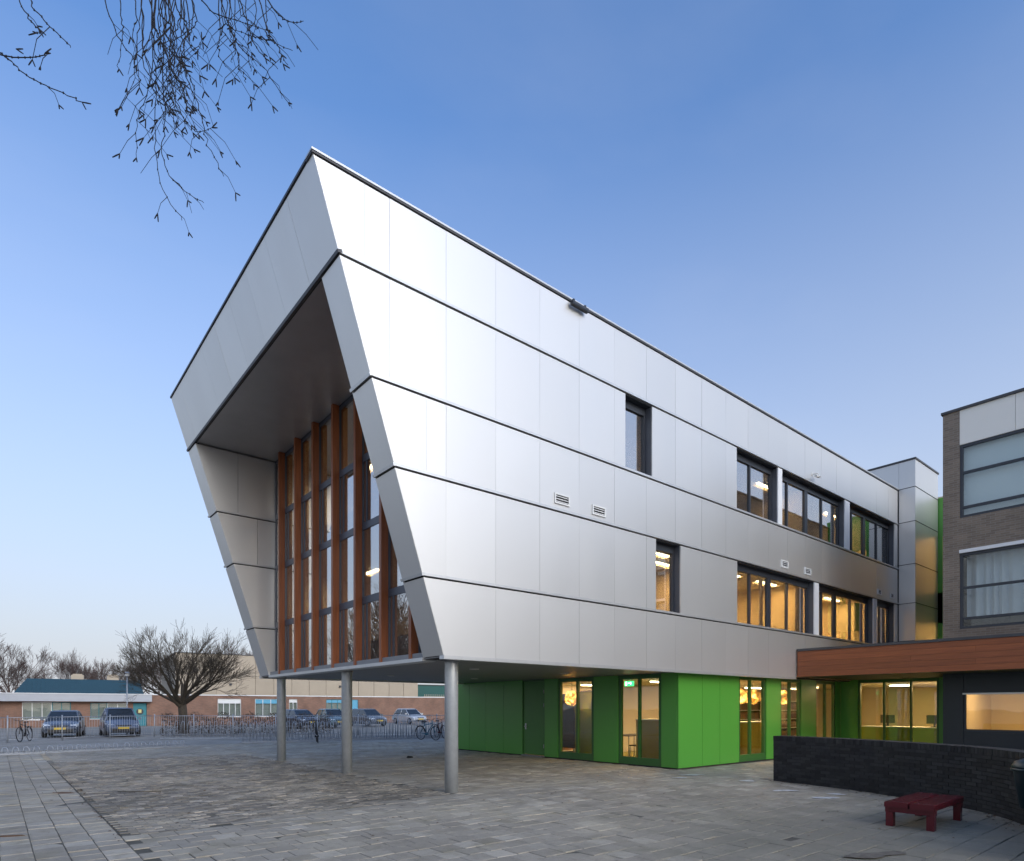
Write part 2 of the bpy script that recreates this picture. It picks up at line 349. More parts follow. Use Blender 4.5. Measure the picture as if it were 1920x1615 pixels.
for i in range(0, 26):
    x = PX0 - S*(i+.5); sh = (i % 2)*S*.5 + random.uniform(-.03, .03)
    for j in range(10, 100):
        y = j*S + sh
        q = on_screen(x, y)
        if q and q[2] < 29: slabs.append(slab_fn(x, y, S, S, .006, .0026, .0048))
for j in range(0, 100):                                    # main yard: rows along X, half bond
    y = j*S+.15; sh = (j % 2)*.15
    for i in range(0, 80):
        x = PX0 + S*(i+.5) - sh
        if x < PX0+.1 or in_patch(x, y) or in_building(x, y): continue
        q = on_screen(x, y)
        if q and q[2] < 30: slabs.append(slab_fn(x, y, S, S, .006, .0026, .0048))
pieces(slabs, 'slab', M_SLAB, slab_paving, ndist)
cl = []
j = 0; y = 9.2
while y < PY1:
    j += 1; y += .105; x = PX0 + .02 + (j % 2)*.105
    while x < PX1-.1:
        if in_patch(x, y) and on_screen(x, y): cl.append(slab_fn(x+.105, y, .21, .105, .006, .0035, .0035))
        x += .21
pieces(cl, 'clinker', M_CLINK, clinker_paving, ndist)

# ------------------------------------------------------------------ the silver school block
YF = 9.627; YB = 19.862; XE = 28.15                        # facade plane, far side, right end
def xf(z): return 6.348 - 0.315*(z-2.551)                  # the slanted front
BANDS = [(2.60, 3.965), (4.045, 5.775), (5.855, 7.18), (7.26, 8.98), (9.06, 10.365)]
TRIMS = [(3.995, 4.045), (5.805, 5.855), (7.21, 7.26), (9.01, 9.06)]
school = thing('school_building', 'large silver metal-clad school block standing on columns, its slanted front overhanging the yard', 'building', (16, 15, 0))
JOINTS = [5.23+1.155*k for k in range(21)]
def side_panel(b, xa, xb, z0, z1, slant):
    g = .002; t = .03; y0 = YF + random.uniform(-.0015, .0015); e = [random.uniform(-.002, .002) for _ in range(4)]
    xl0 = xf(z0)+.004 if slant else xa+g; xl1 = xf(z1)+.004 if slant else xa+g
    b.hexa([(xl0, y0+t, z0), (xl1, y0+t, z1), (xb-g, y0+t, z1), (xb-g, y0+t, z0)][::1],
           [(xl0, y0+e[0], z0), (xl1, y0+e[1], z1), (xb-g, y0+e[2], z1), (xb-g, y0+e[3], z0)])
# windows of the facade: (band, x0, x1, pane edges list, white pillar after)
WIN = {1: [(12.53, 13.53), (16.21, 20.90), (21.22, 25.72), (26.06, 27.80)],
       3: [(11.39, 12.38), (16.18, 18.50), (18.76, 23.22), (23.62, 27.80)]}
PILL = {1: [(20.90, 21.22), (25.72, 26.06)], 3: [(18.50, 18.76), (23.22, 23.62)]}
wall = MB()
def wallseg(z0, z1, xa, xb, slant=False):
    xl0 = xf(z0)+.03 if slant else xa; xl1 = xf(z1)+.03 if slant else xa
    wall.hexa([(xl0, YF+.22, z0), (xl1, YF+.22, z1), (xb, YF+.22, z1), (xb, YF+.22, z0)], [(xl0, YF+.035, z0), (xl1, YF+.035, z1), (xb, YF+.035, z1), (xb, YF+.035, z0)])
zs = [2.56, 4.01, 5.79, 7.225, 8.995, 10.384]
for k in range(5):
    if k in WIN:
        xa = None
        for (wa, wb) in WIN[k]:
            if xa is None: wallseg(zs[k], zs[k+1], 0, wa-.01, True)
            elif wa-xa > .4: wallseg(zs[k], zs[k+1], xa+.01, wa-.01)
            xa = wb
        wallseg(zs[k], zs[k+1], xa+.01, XE)
    else: wallseg(zs[k], zs[k+1], 0, XE, True)
side_wall = wall.build('side_wall', M_DARKGAP, school)
for k, (z0, z1) in enumerate(BANDS):
    edges = [j for j in JOINTS if j > xf(z0)+.25]
    if k == 4: edges = [4.77] + edges
    if k in (2, 3): edges = sorted(set(edges + ([5.97] if k == 2 else [])))
    edges = [e for e in edges if e < XE-.3] + [XE-.02]
    spans = []; a = 0; sl = True
    for e in edges: spans.append((a, e, sl)); a = e; sl = False
    for (a, e, sl) in spans:
        segs = [(a, e, sl)]
        for (wa, wb) in WIN.get(k, []):
            out = []
            for (p, q, s) in segs:
                pl = xf(z0) if s else p
                if q <= wa or pl >= wb: out.append((p, q, s)); continue
                if pl < wa-.02: out.append((p, wa, s))
                if q > wb+.02: out.append((wb, q, False))
            segs = out
        for (p, q, s) in segs:
            if any(p >= c-.02 and q <= d+.02 for c, d in PILL.get(k, [])): continue
            if (q-(xf(z1) if s else p)) < .12: continue
            b = MB(); side_panel(b, p, q, z0, z1, s); b.build('panel', M_SILVER, side_wall)
for (z0, z1) in TRIMS:
    b = MB(); b.hexa([(xf(z0)-.02, YF+.03, z0), (xf(z1)-.02, YF+.03, z1), (XE, YF+.03, z1), (XE, YF+.03, z0)], [(xf(z0)-.02, YF-.028, z0), (xf(z1)-.02, YF-.028, z1), (XE, YF-.028, z1), (XE, YF-.028, z0)])
    b.build('ledge', M_TRIM, side_wall)
b = MB(); b.box(xf(2.55)-.03, 19.6, YF-.03, YF+.12, 2.53, 2.597); b.build('drip_edge', M_TRIM, side_wall)
# slanted front: fascia, the two corner fins
NX, NZ = -1/math.hypot(1, .315), -.315/math.hypot(1, .315)  # outward normal of the slanted front (towards -X and down)
def front_panel(b, y0, y1, z0, z1, off=0.0, t=.03, g=.002):
    j = random.uniform(-.0015, .0015)+off
    def P(y, z, o): return (xf(z)+NX*o, y, z+NZ*o)
    b.hexa([P(y0+g, z0, j-t), P(y0+g, z1, j-t), P(y1-g, z1, j-t), P(y1-g, z0, j-t)], [P(y0+g, z0, j), P(y0+g, z1, j), P(y1-g, z1, j), P(y1-g, z0, j)])
def front_back(y0, y1, z0, z1, t=.10):
    b = MB(); front_panel(b, y0, y1, z0, z1, -.032, t, 0); return b
FR, FL = 10.34, 19.05                                     # inner faces of the right and left corner fins
fascia = front_back(YF+.05, YB, 9.00, 10.40).build('front_fascia', M_DARKGAP, school)
ys = [YF+.002] + [YF+1.155*k for k in range(1, 9)] + [YB]
for a, e in zip(ys[:-1], ys[1:]):
    b = MB(); front_panel(b, a, e, 9.06, 10.385); b.build('panel', M_SILVER, fascia)
b = MB(); front_panel(b, YF-.03, YB+.02, 9.005, 9.055, .03, .08, 0); b.build('ledge', M_COPE, fascia)
for (ya, yb, nm) in ((YF+.05, FR, 'corner_fin'), (FL, YB, 'corner_fin')):
    fin = MB()
    # solid fin: wedge from the slanted front back to the glazing line
    y0, y1 = (ya, yb-.035) if ya < 12 else (ya+.035, yb)
    fin.hexa([(xf(2.56)+.03, y0, 2.56), (6.75, y0, 2.56), (6.75, y1, 2.56), (xf(2.56)+.03, y1, 2.56)], [(xf(9.0)+.03, y0, 9.00), (6.75, y0, 9.00), (6.75, y1, 9.00), (xf(9.0)+.03, y1, 9.00)])
    fo = fin.build(nm, M_DARKGAP, school)
    for k in range(4):
        z0, z1 = BANDS[k]; b = MB(); front_panel(b, YF+.002 if ya < 12 else ya, yb, z0, z1); b.build('panel', M_SILVER, fo)
    for (z0, z1) in TRIMS[:3]:
        b = MB(); front_panel(b, (YF-.03 if ya < 12 else ya-.03), yb+.02, z0, z1, .03, .07, 0); b.build('ledge', M_TRIM, fo)
    if ya > 12:                                           # inner wall of the recess, facing the camera
        yw = FL
        for k in range(4):
            z0, z1 = BANDS[k]; cuts = [xf((z0+z1)/2)+.9, 6.60] if k > 0 else [6.60]
            if k == 3: cuts = [5.45, 6.60]
            pa = None
            for c in cuts:
                b = MB(); l0 = xf(z0)+.01 if pa is None else pa+.005; l1 = xf(z1)+.01 if pa is None else pa+.005
                b.hexa([(l0, yw+.03, z0), (l1, yw+.03, z1), (c-.005, yw+.03, z1), (c-.005, yw+.03, z0)], [(l0, yw, z0), (l1, yw, z1), (c-.005, yw, z1), (c-.005, yw, z0)])
                b.build('panel', M_SILVER, fo); pa = c
        for (z0, z1) in TRIMS[:3]:
            b = MB(); b.hexa([(xf(z0)-.02, yw+.03, z0), (xf(z1)-.02, yw+.03, z1), (6.6, yw+.03, z1), (6.6, yw+.03, z0)], [(xf(z0)-.02, yw-.025, z0), (xf(z1)-.02, yw-.025, z1), (6.6, yw-.025, z1), (6.6, yw-.025, z0)])
            b.build('ledge', M_TRIM, fo)
    else:
        b = MB(); b.hexa([(xf(2.6), yb-.03, 2.60), (6.6, yb-.03, 2.60), (6.6, yb, 2.60), (xf(2.6), yb, 2.60)], [(xf(8.98), yb-.03, 8.98), (6.6, yb-.03, 8.98), (6.6, yb, 8.98), (xf(8.98), yb, 8.98)])
        b.build('inner_panel', M_SILVER, fo)
b = MB(); b.hexa([(xf(9.0)+.02, FR-.02, 9.015), (6.72, FR-.02, 9.015), (6.72, FL+.02, 9.015), (xf(9.0)+.02, FL+.02, 9.015)], [(xf(9.1)+.06, FR-.02, 9.10), (6.72, FR-.02, 9.10), (6.72, FL+.02, 9.10), (xf(9.1)+.06, FL+.02, 9.10)])
b.build('recess_ceiling', mat('recess_soffit', (.42, .42, .43), .34, .5, namt=.25, nscale=1.2), school)
b = MB(); b.box(xf(2.55)-.03, 6.62, FR, FL, 2.53, 2.60); b.build('front_sill', M_TRIM, school)
under = MB(); under.box(xf(2.56)+.02, XE, YF+.12, YB, 2.57, 2.70)
under = under.build('underside', M_SOFFIT, school)
for (x, y) in ((8.9, 12.2), (8.9, 16.3), (11.9, 12.2), (11.9, 16.3)):
    b = MB(); b.lathe((x, y, 2.55), [(.10, 0), (.12, .012), (.12, .022)], 16); b.build('downlight', M_TRIM, under)
b = MB(); b.box(xf(2.55)-.03, XE, YB-.1, YB+.03, 2.53, 2.60); b.build('rear_drip_edge', M_TRIM, school)
# roof with its dark coping
roof = MB(); roof.hexa([(xf(10.2)+.05, YF+.23, 10.20), (XE, YF+.23, 10.20), (XE, YB, 10.20), (xf(10.2)+.05, YB, 10.20)], [(xf(10.3)+.12, YF+.23, 10.35), (XE, YF+.23, 10.35), (XE, YB, 10.35), (xf(10.3)+.12, YB, 10.35)])
roof = roof.build('roof', M_COPE, school)
b = MB(); b.box(xf(10.4)-.02, XE, YF-.022, YF+.23, 10.385, 10.42); b.build('coping', M_COPE, roof)
b = MB(); b.box(xf(10.4)-.03, XE, YF-.032, YF+.23, 10.421, 10.455); b.build('coping_cap', M_TRIM, roof)
b = MB(); b.box(xf(10.4)-.022, xf(10.4)+.22, YF+.231, YB+.03, 10.405, 10.455); b.build('coping', M_COPE, roof)
b = MB(); b.box(xf(10.4)+.221, XE, YB-.2, YB+.03, 10.365, 10.455); b.build('coping', M_COPE, roof)
# far long wall and end wall
b = MB(); b.hexa([(xf(2.71)+.12, YB-.2, 2.71), (XE, YB-.2, 2.71), (XE, YB-.004, 2.71), (xf(2.71)+.12, YB-.004, 2.71)], [(xf(10.19)+.14, YB-.2, 10.19), (XE, YB-.2, 10.19), (XE, YB-.004, 10.19), (xf(10.19)+.14, YB-.004, 10.19)])
b.build('rear_wall', M_SILVER, school)
b = MB(); b.box(XE-.2, XE-.005, YF+.23, YB-.21, 2.71, 10.19); b.build('end_wall', M_SILVER, school)
# timber fins and the glazing between them
FINY = [10.85+1.235*k for k in range(7)]
for y in FINY:
    b = MB(); b.box(6.34, 6.505, y-.05, y+.05, 2.603, 9.012); b.build('timber_fin', M_FIN, school)
ROWS = [(2.665, 4.03), (4.15, 5.72), (5.84, 7.27), (7.39, 8.92)]
bays = [FR+.02] + FINY + [FL-.02]
M_FR2 = M_BLUEFR
for a, e in zip(bays[:-1], bays[1:]):
    for k, (z0, z1) in enumerate(ROWS):
        b = MB(); fa = .062
        b.box(6.507, 6.60, a, a+fa, z0-.06, z1+.06); b.box(6.507, 6.60, e-fa, e, z0-.06, z1+.06)
        b.box(6.512, 6.60, a+fa, e-fa, z0-.06, z0+.02); b.box(6.512, 6.60, a+fa, e-fa, z1-.02, z1+.06)
        if k in (0, 2):                                   # narrow opening sash beside the fixed light
            b.box(6.518, 6.59, e-fa-.20, e-fa-.15, z0+.02, z1-.02)
        wn = b.build('window', M_FR2, school)
        p = MB(); p.box(6.532, 6.540, a+fa, e-fa, z0+.02, z1-.02); p.build('pane', M_COATED, wn)
b = MB(); b.box(6.506, 6.70, FR, FL, 8.983, 9.012); b.build('head_beam', M_FRAME, school)
# facade windows
def window(parent, pl, a0, a1, z0, z1, bpl, mull, head=.16, fw=.055, depth=.08, m=M_FRAME, gm=None, sill=None, wide=()):
    """frame with mullions at `mull` (centre positions); pl as in pbox; bpl = outer face of the frame"""
    b = MB(); s = 1
    b.pbox(pl, a0, a0+fw, bpl, bpl+depth, z0, z1); b.pbox(pl, a1-fw, a1, bpl, bpl+depth, z0, z1)
    b.pbox(pl, a0+fw, a1-fw, bpl, bpl+depth, z1-head, z1); b.pbox(pl, a0+fw, a1-fw, bpl, bpl+depth, z0, z0+(sill or fw))
    ed = [a0+fw]
    for c in mull:
        hw = .10 if c in wide else .03
        b.pbox(pl, c-hw, c+hw, bpl+.004, bpl+depth-.004, z0+(sill or fw), z1-head); ed += [c-hw, c+hw]
    ed.append(a1-fw)
    wn = b.build('window', m, parent)
    for i in range(0, len(ed), 2):
        p = MB(); p.pbox(pl, ed[i], ed[i+1], bpl+depth*.5, bpl+depth*.5+.008, z0+(sill or fw), z1-head); p.build('pane', gm or M_GLASS, wn)
    return wn
RC = .20
MULL = {(1, 0): [], (1, 1): [17.25, 18.35, 19.5], (1, 2): [21.9, 22.9, 24.2], (1, 3): [26.9],
        (3, 0): [], (3, 1): [17.25], (3, 2): [19.5, 20.75, 21.9], (3, 3): [24.3, 25.4, 26.6]}
WIDE = (18.35, 22.9, 20.75, 25.4)
for k in (1, 3):
    z0, z1 = BANDS[k][0]+.002, BANDS[k][1]+.02
    for i, (a, e) in enumerate(WIN[k]):
        window(school, 'Y', a+.012, e-.012, z0, z1, YF+RC, MULL[(k, i)], head=.20, wide=WIDE, depth=.09, gm=M_COATED)
        b = MB(); b.box(a+.012, e-.012, YF+.032, YF+RC-.002, z0-.03, z0-.004); b.build('window_sill', M_FRAME, school)
        b = MB(); b.box(e-.01, e, YF+.032, YF+RC, z0, z1-.002); b.build('reveal', M_BLUEFR, school)
        b = MB(); b.box(a, e-.012, YF+.032, YF+RC-.002, z1-.02, z1); b.build('lintel', M_FRAME, school)
    for (a, e) in PILL[k]:
        b = MB(); b.box(a+.002, e-.002, YF-.004, YF+RC+.10, BANDS[k][0], BANDS[k][1]); b.build('pillar', M_WHITEP, school)
for (x0, x1, z0, z1) in ((18.02, 18.24, 4.1, 5.6), (20.3, 20.86, 4.1, 5.6), (24.9, 25.66, 4.1, 5.6), (27.2, 27.78, 4.1, 5.6), (22.7, 23.18, 7.3, 8.8), (27.2, 27.76, 7.3, 8.8)):
    c = MB(); n_ = int((x1-x0)/.025)
    for i in range(n_):
        p0 = x0+(x1-x0)*i/n_; p1 = x0+(x1-x0)*(i+1)/n_
        c.quad([(p0, YF+.36+.02*math.sin(i*1.3), z0), (p1, YF+.36+.02*math.sin((i+1)*1.3), z0), (p1, YF+.36+.02*math.sin((i+1)*1.3), z1), (p0, YF+.36+.02*math.sin(i*1.3), z1)], smooth=True)
    c.build('curtain', mat('pale_curtain', (.66, .58, .52), .9), school)
for (x, z, w_, h_, cc) in ((17.2, 4.4, 1.3, .9, (.10, .16, .30)), (22.6, 4.3, 1.6, 1.0, (.45, .40, .10)), (24.6, 4.5, .8, .6, (.08, .22, .10)), (14.6, 4.4, .9, .7, (.35, .12, .06)), (17.5, 7.7, 1.5, .9, (.25, .25, .28)), (23.8, 7.6, 1.2, .9, (.10, .30, .08))):
    c = MB(); c.box(x, x+w_, 14.96, 14.985, z, z+h_); c.build('wall_poster', mat('poster_%g_%g' % (x, z), cc, .7, namt=.8, nscale=5, col2=(.6, .58, .5)), school)
# vents, floodlight, wall camera
M_VENT = mat('white_vent', (.70, .70, .68), .5)
for (x0, x1, z0, z1) in ((9.10, 9.54, 5.95, 6.17), (10.25, 10.68, 5.94, 6.155), (18.70, 19.10, 5.96, 6.19), (20.20, 20.62, 5.95, 6.17), (26.1, 26.45, 5.97, 6.18), (27.35, 27.7, 5.97, 6.18)):
    b = MB(); y = YF-.03; f = .03
    b.box(x0, x0+f, y, YF+.005, z0, z1); b.box(x1-f, x1, y, YF+.005, z0, z1); b.box(x0+f, x1-f, y, YF+.005, z0, z0+f); b.box(x0+f, x1-f, y, YF+.005, z1-f, z1)
    v = b.build('vent', M_VENT, school)
    p = MB(); p.box(x0+f, x1-f, YF-.006, YF-.003, z0+f, z1-f); p.build('vent_back', M_DARKGAP, v)
    n = 3; h = (z1-z0-2*f)
    for i in range(n):
        zc = z0+f+h*(i+.5)/n
        p = MB(); p.hexa([(x0+f, YF-.028, zc-.018), (x1-f, YF-.028, zc-.018), (x1-f, YF-.008, zc-.002), (x0+f, YF-.008, zc-.002)], [(x0+f, YF-.028, zc-.010), (x1-f, YF-.028, zc-.010), (x1-f, YF-.008, zc+.008), (x0+f, YF-.008, zc+.008)])
        p.build('slat', M_VENT, v)
b = MB(); b.box(9.53, 10.02, YF-.13, YF-.05, 10.265, 10.345); b.box(9.555, 9.995, YF-.14, YF-.13, 10.28, 10.33)
for x in (9.6, 9.95): b.box(x-.02, x+.02, YF-.10, YF-.052, 10.345, 10.41)
fl = b.build('floodlight', M_FRAME, school)
b = MB(); b.tube([(20.75, YF, 9.30), (20.75, YF-.18, 9.30), (20.75, YF-.18, 9.24)], .018, 6); b.tube([(20.55, YF-.20, 9.15), (20.90, YF-.17, 9.22)], .045, 10); b.box(20.70, 20.80, YF-.012, YF+.002, 9.24, 9.36)
b.build('security_camera', M_VENT, school)
# floors, ceilings and partitions inside (seen through the glass)
def inner(name, m, *a):
    b = MB(); b.box(*a); return b.build(name, m, school)
inner('floor_slab', M_FLOORIN, 6.76, XE-.21, YF+.31, YB-.21, 2.71, 3.20)
inner('floor_slab', M_CEIL, 6.76, XE-.21, YF+.31, YB-.21, 5.84, 6.45)
inner('room_ceiling', M_CEIL, 6.76, XE-.21, YF+.31, YB-.21, 9.06, 9.20)
for (z0, z1) in ((3.20, 5.84), (6.45, 9.06)):
    inner('partition', M_WALLIN, 11.0, XE-.21, 15.0, 15.1, z0, z1)
    for x in (11.0, 15.9, 21.0, 25.84): inner('partition', M_WALLIN, x, x+.1, YF+.33, 14.99, z0, z1)
inner('partition', mat('brick_interior', (.22, .09, .05), .8, namt=.3), 11.0, 11.1, 15.11, YB-.22, 6.45, 9.06)
inner('partition', M_WALLIN, 11.0, 11.1, 15.11, YB-.22, 3.20, 5.84)
b = MB(); b.box(18.9, 20.6, 14.9, 14.985, 3.3, 4.6); b.build('notice_board', mat('red_board', (.55, .06, .05), .6), school)
def ceiling_lamp(x, y, z, lx, ly, power, label, group, size=None):
    t = thing('ceiling_lamp', label, 'lamp', (x, y, z), 0, group)
    b = MB(); b.box(x-lx/2-.03, x+lx/2+.03, y-ly/2-.03, y+ly/2+.03, z-.04, z-.001); b.build('housing', M_VENT, t)
    b = MB(); b.box(x-lx/2, x+lx/2, y-ly/2, y+ly/2, z-.075, z-.042); b.build('tube', M_TUBE, t)
    ld = bpy.data.lights.new('lamp_light', 'AREA'); ld.shape = 'RECTANGLE'; ld.size = max(lx, .3); ld.size_y = max(ly, .3); ld.energy = power; ld.color = WARM
    lo = bpy.data.objects.new('lamp_light', ld); COL.objects.link(lo); lo.location = (0, 0, -.09); lo.parent = t
for (z, pw, fl) in ((5.84, 75, 'middle'), (9.06, 14, 'top')):
    for (x, y, n) in ((13.7, 10.55, 'left, behind the narrow window'), (14.9, 11.2, 'right, behind the narrow window'), (17.6, 10.75, 'left, behind the first wide window'), (19.9, 10.75, 'right, behind the first wide window'), (19.3, 12.4, 'rear, behind the first wide window'),
                      (22.6, 10.75, 'left, behind the second wide window'), (24.8, 10.75, 'right, behind the second wide window'), (24.3, 12.4, 'rear, behind the second wide window'), (27.0, 10.9, 'behind the last window')):
        if z > 9 and x not in (14.9, 19.9, 24.8): continue
        ceiling_lamp(x, y, z, 1.2, .09, pw, f'lit {fl} floor ceiling tube, {n}', f'ceiling tubes on the {fl} floor')
for (y, n) in ((12.3, 'right'), (17.5, 'left')):
    ceiling_lamp(8.9, y, 9.06, .12, .9, 15, f'{n} lit ceiling tube on the top floor behind the timber fins', 'ceiling tubes behind the timber fins')
    ceiling_lamp(8.9, y, 5.84, .12, .9, 14, f'{n} lit ceiling tube on the middle floor behind the timber fins', 'ceiling tubes behind the timber fins')

# ------------------------------------------------------------------ columns
for (y, n) in ((10.165, 'right-hand galvanised round steel column carrying the slanted corner of the silver block'),
               (14.85, 'middle of the three galvanised round steel columns under the overhanging front'),
               (19.52, 'left-hand galvanised round steel column at the far corner of the overhanging front')):
    x = 6.865
    t = thing('steel_column', n, 'column', (x, y, 0), 0, 'columns under the overhang')
    b = MB(); b.lathe((x, y, 0), [(.132, -.01), (.132, 2.50), (.132, 2.569)], 32); b.build('shaft', M_GALV, t)
    b = MB(); b.lathe((x, y, 2.53), [(.137, 0), (.16, .01), (.16, .0385)], 32); b.build('top_plate', M_SOFFIT, t)

# ------------------------------------------------------------------ green ground floor
GX, GY, GT = 13.925, 9.973, 2.567
green = thing('ground_floor_block', 'bright green panelled ground floor under the silver block, with tall lit windows', 'building', (20, 15, 0))
def gpan(pl, a0, a1, z0=.035, z1=GT-.002, b0=None):
    b0 = (GY if pl == 'Y' else GX) if b0 is None else b0
    g = .0055; b = MB(); b.pbox(pl, min(a0, a1)+g, max(a0, a1)-g, b0, b0+.05, z0, z1); return b.build('panel', M_GREEN, green)
for a, e in ((20.4, 19.4), (19.4, 18.37), (18.37, 17.34), (17.34, 16.31), (15.20, 14.56), (13.01, 12.05), (10.53, GY+.052)): gpan('X', a, e)
for a, e in ((GX, 15.02), (15.02, 15.88), (15.88, 16.89), (18.44, 19.34), (20.70, 21.77), (23.30, 23.70)): gpan('Y', a, e)
b = MB(); b.box(GX+.02, 23.69, GY+.02, GY+.05, .0, .034); b.box(GX+.02, GX+.05, GY+.05, 20.4, .0, .034); b.build('plinth', M_DARKGAP, green)
for (a, e, m) in ((13.01, 14.56, 13.73), (10.53, 12.05, 11.31)):
    window(green, 'X', a+.003, e-.003, .035, GT-.004, GX+.02, [m], head=.12, fw=.09, depth=.10, m=M_DGREEN, sill=.20)
for (a, e, m) in ((16.89, 18.44, 17.58), (19.34, 20.70, 20.02), (21.77, 23.30, 22.57)):
    window(green, 'Y', a+.003, e-.003, .035, GT-.004, GY+.02, [m], head=.10, fw=.08, depth=.10, m=M_DGREEN, sill=.20)
# door
b = MB(); b.box(GX+.035, GX+.08, 15.23, 16.28, .06, GT-.06)
door = b.build('door', mat('door_green', (.05, .19, .028), .4, namt=.15, nscale=2), green)
b = MB(); b.tube([(GX+.03, 16.17, 1.0), (GX-.03, 16.17, 1.0), (GX-.03, 16.04, 1.0)], .014, 8); b.box(GX+.028, GX+.036, 16.14, 16.20, .9, 1.1); b.build('handle', M_GALV, door)
for z in (.3, 1.65, 2.1):
    b = MB(); b.tube([(GX+.025, 15.25, z), (GX+.025, 15.25, z+.12)], .016, 8); b.build('hinge', M_GALV, door)
b = MB(); b.box(GX+.01, GX+.10, 16.282, 16.306, .0, GT-.01); b.box(GX+.01, GX+.10, 15.204, 15.228, .0, GT-.01); b.box(GX+.01, GX+.10, 15.228, 16.282, GT-.058, GT-.01); b.build('door_frame', M_DGREEN, green)
b = MB(); b.box(GX-.06, GX+.10, 15.21, 16.30, .0, .045); b.build('doorstep', M_SOFFIT, green)
# interior of the ground floor
def ginner(name, m, *a):
    b = MB(); b.box(*a); return b.build(name, m, green)
ginner('floor', M_FLOORIN, GX+.13, 33.0, GY+.13, 20.3, .005, .03)
ginner('floor', M_FLOORIN, 23.83, 33.0, 6.30, GY+.12, .005, .03)
ginner('ceiling', M_CEIL, GX+.13, 33.0, GY+.13, 20.3, 2.48, 2.566)
ginner('ceiling', M_CEIL, 23.83, 33.0, 6.30, GY+.12, 2.50, 2.59)
ginner('back_wall', M_WALLIN, GX+.13, 33, 16.4, 16.5, .03, 2.48)
ginner('back_wall', M_WALLIN, 30.0, 30.1, 6.32, 16.39, .03, 2.48)
ginner('back_wall', M_WALLIN, 23.84, 30.0, 6.22, 6.3, .03, 2.48)
ginner('inner_wall', M_GREEN, GX+.14, GX+.20, 16.51, 20.3, .03, 2.48)
ginner('inner_wall', M_WALLIN, GX+3.5, GX+7.6, 15.0, 15.1, .03, 2.48)
LB = 48
for (x, y, n) in ((16.0, 12.0, 'near the green corner'), (20.0, 12.2, 'above the bookcases'), (23.8, 13.4, 'in the middle of the library'), (16.5, 15.4, 'by the rear library wall')):
    ceiling_lamp(x, y, 2.48, 1.2, .10, LB, f'lit ceiling tube on the ground floor {n}', 'ceiling tubes on the ground floor')
for (x, y, n) in ((25.6, 8.7, 'near the left pane'), (26.1, 7.3, 'near the right pane')):
    ceiling_lamp(x, y, 2.50, .5, .5, LB, f'square lit ceiling lamp in the lobby {n} of the wide green window', 'square lamps in the lobby')
def bookcase(x0, x1, y0, y1, label, h=1.9, side='Y'):
    t = thing('bookcase', label, 'bookcase', ((x0+x1)/2, (y0+y1)/2, .03), 0, 'bookcases in the library')
    b = MB(); b.box(x0, x0+.03, y0, y1, .03, h); b.box(x1-.03, x1, y0, y1, .03, h); b.build('side_panel', M_SHELF, t)
    b = MB(); b.box(x0+.03, x1-.03, y1-.02, y1, .03, h); b.build('back_panel', M_SHELF, t)
    n = 5
    for i in range(n+1):
        z = .08 + (h-.11)*i/n
        b = MB(); b.box(x0+.03, x1-.03, y0, y1-.02, z, z+.025); b.build('shelf', M_WHITEP, t)
        if i < n:
            b = MB(); x = x0+.05
            while x < x1-.12:
                w_ = random.uniform(.02, .05); b.box(x, x+w_-.003, y0+.03, y1-.03, z+.026, z+.026+random.uniform(.2, .29)); x += w_
            b.build('books', M_BOOK, t, kind='stuff')
bookcase(22.0, 23.6, 13.0, 13.3, 'bookcase full of books behind the first lit window right of the green corner')
bookcase(24.3, 25.9, 12.6, 12.9, 'bookcase full of books behind the second lit window right of the green corner')
bookcase(15.5, 16.8, 16.05, 16.35, 'bookcase against the rear wall behind the green corner window')
def pendant(x, y, z, label):
    t = thing('pendant_lamp', label, 'lamp', (x, y, z), 0, 'petal pendant lamps in the library')
    b = MB(); b.tube([(x, y, 2.479), (x, y, z+.25)], .006, 5); b.build('cord', M_FRAME, t)
    b = MB(); rnd = random.Random(int(x*10))
    for i in range(90):                                   # globe of paper petals
        u = rnd.uniform(-1, 1); a = rnd.uniform(0, 6.28); s_ = math.sqrt(1-u*u); d = Vector((s_*math.cos(a), s_*math.sin(a), u)); q = d.orthogonal().normalized(); r = d.cross(q)
        c = Vector((x, y, z)) + d*.21; tw = rnd.uniform(-.5, .5)
        b.quad([c-q*.09-r*.06, c+q*.09-r*.06+d*tw*.1, c+q*.07+r*.08+d*.05, c-q*.08+r*.07-d*tw*.1])
    b.build('shade', emit('petal_shade', (1.0, .72, .34), 2.6) if 'petal' not in MATS else MATS['petal'], t)
    ld = bpy.data.lights.new('lamp_light', 'POINT'); ld.energy = 9; ld.color = WARM; ld.shadow_soft_size = .05
    lo = bpy.data.objects.new('lamp_light', ld); COL.objects.link(lo); lo.parent = t
def paper():
    m = bpy.data.materials.new('paper_petal'); m.use_nodes = True; t = m.node_tree; N = t.nodes; N.clear()
    d = N.new('ShaderNodeBsdfDiffuse'); d.inputs[0].default_value = (.85, .78, .62, 1); tl = N.new('ShaderNodeBsdfTranslucent'); tl.inputs[0].default_value = (.85, .74, .52, 1)
    mx = N.new('ShaderNodeMixShader'); mx.inputs[0].default_value = .5; o = N.new('ShaderNodeOutputMaterial')
    t.links.new(d.outputs[0], mx.inputs[1]); t.links.new(tl.outputs[0], mx.inputs[2]); t.links.new(mx.outputs[0], o.inputs[0]); return m
MATS['petal'] = paper()
pendant(18.65, 11.0, 2.0, 'pale petal globe lamp at the left edge of the first window right of the corner')
pendant(19.45, 11.0, 2.0, 'pale petal globe lamp in the first lit window right of the green corner')
pendant(21.5, 11.0, 2.0, 'pale petal globe lamp in the second lit window right of the green corner')
pendant(14.75, 14.75, 1.95, 'pale petal globe lamp deep in the library behind the left tall window')
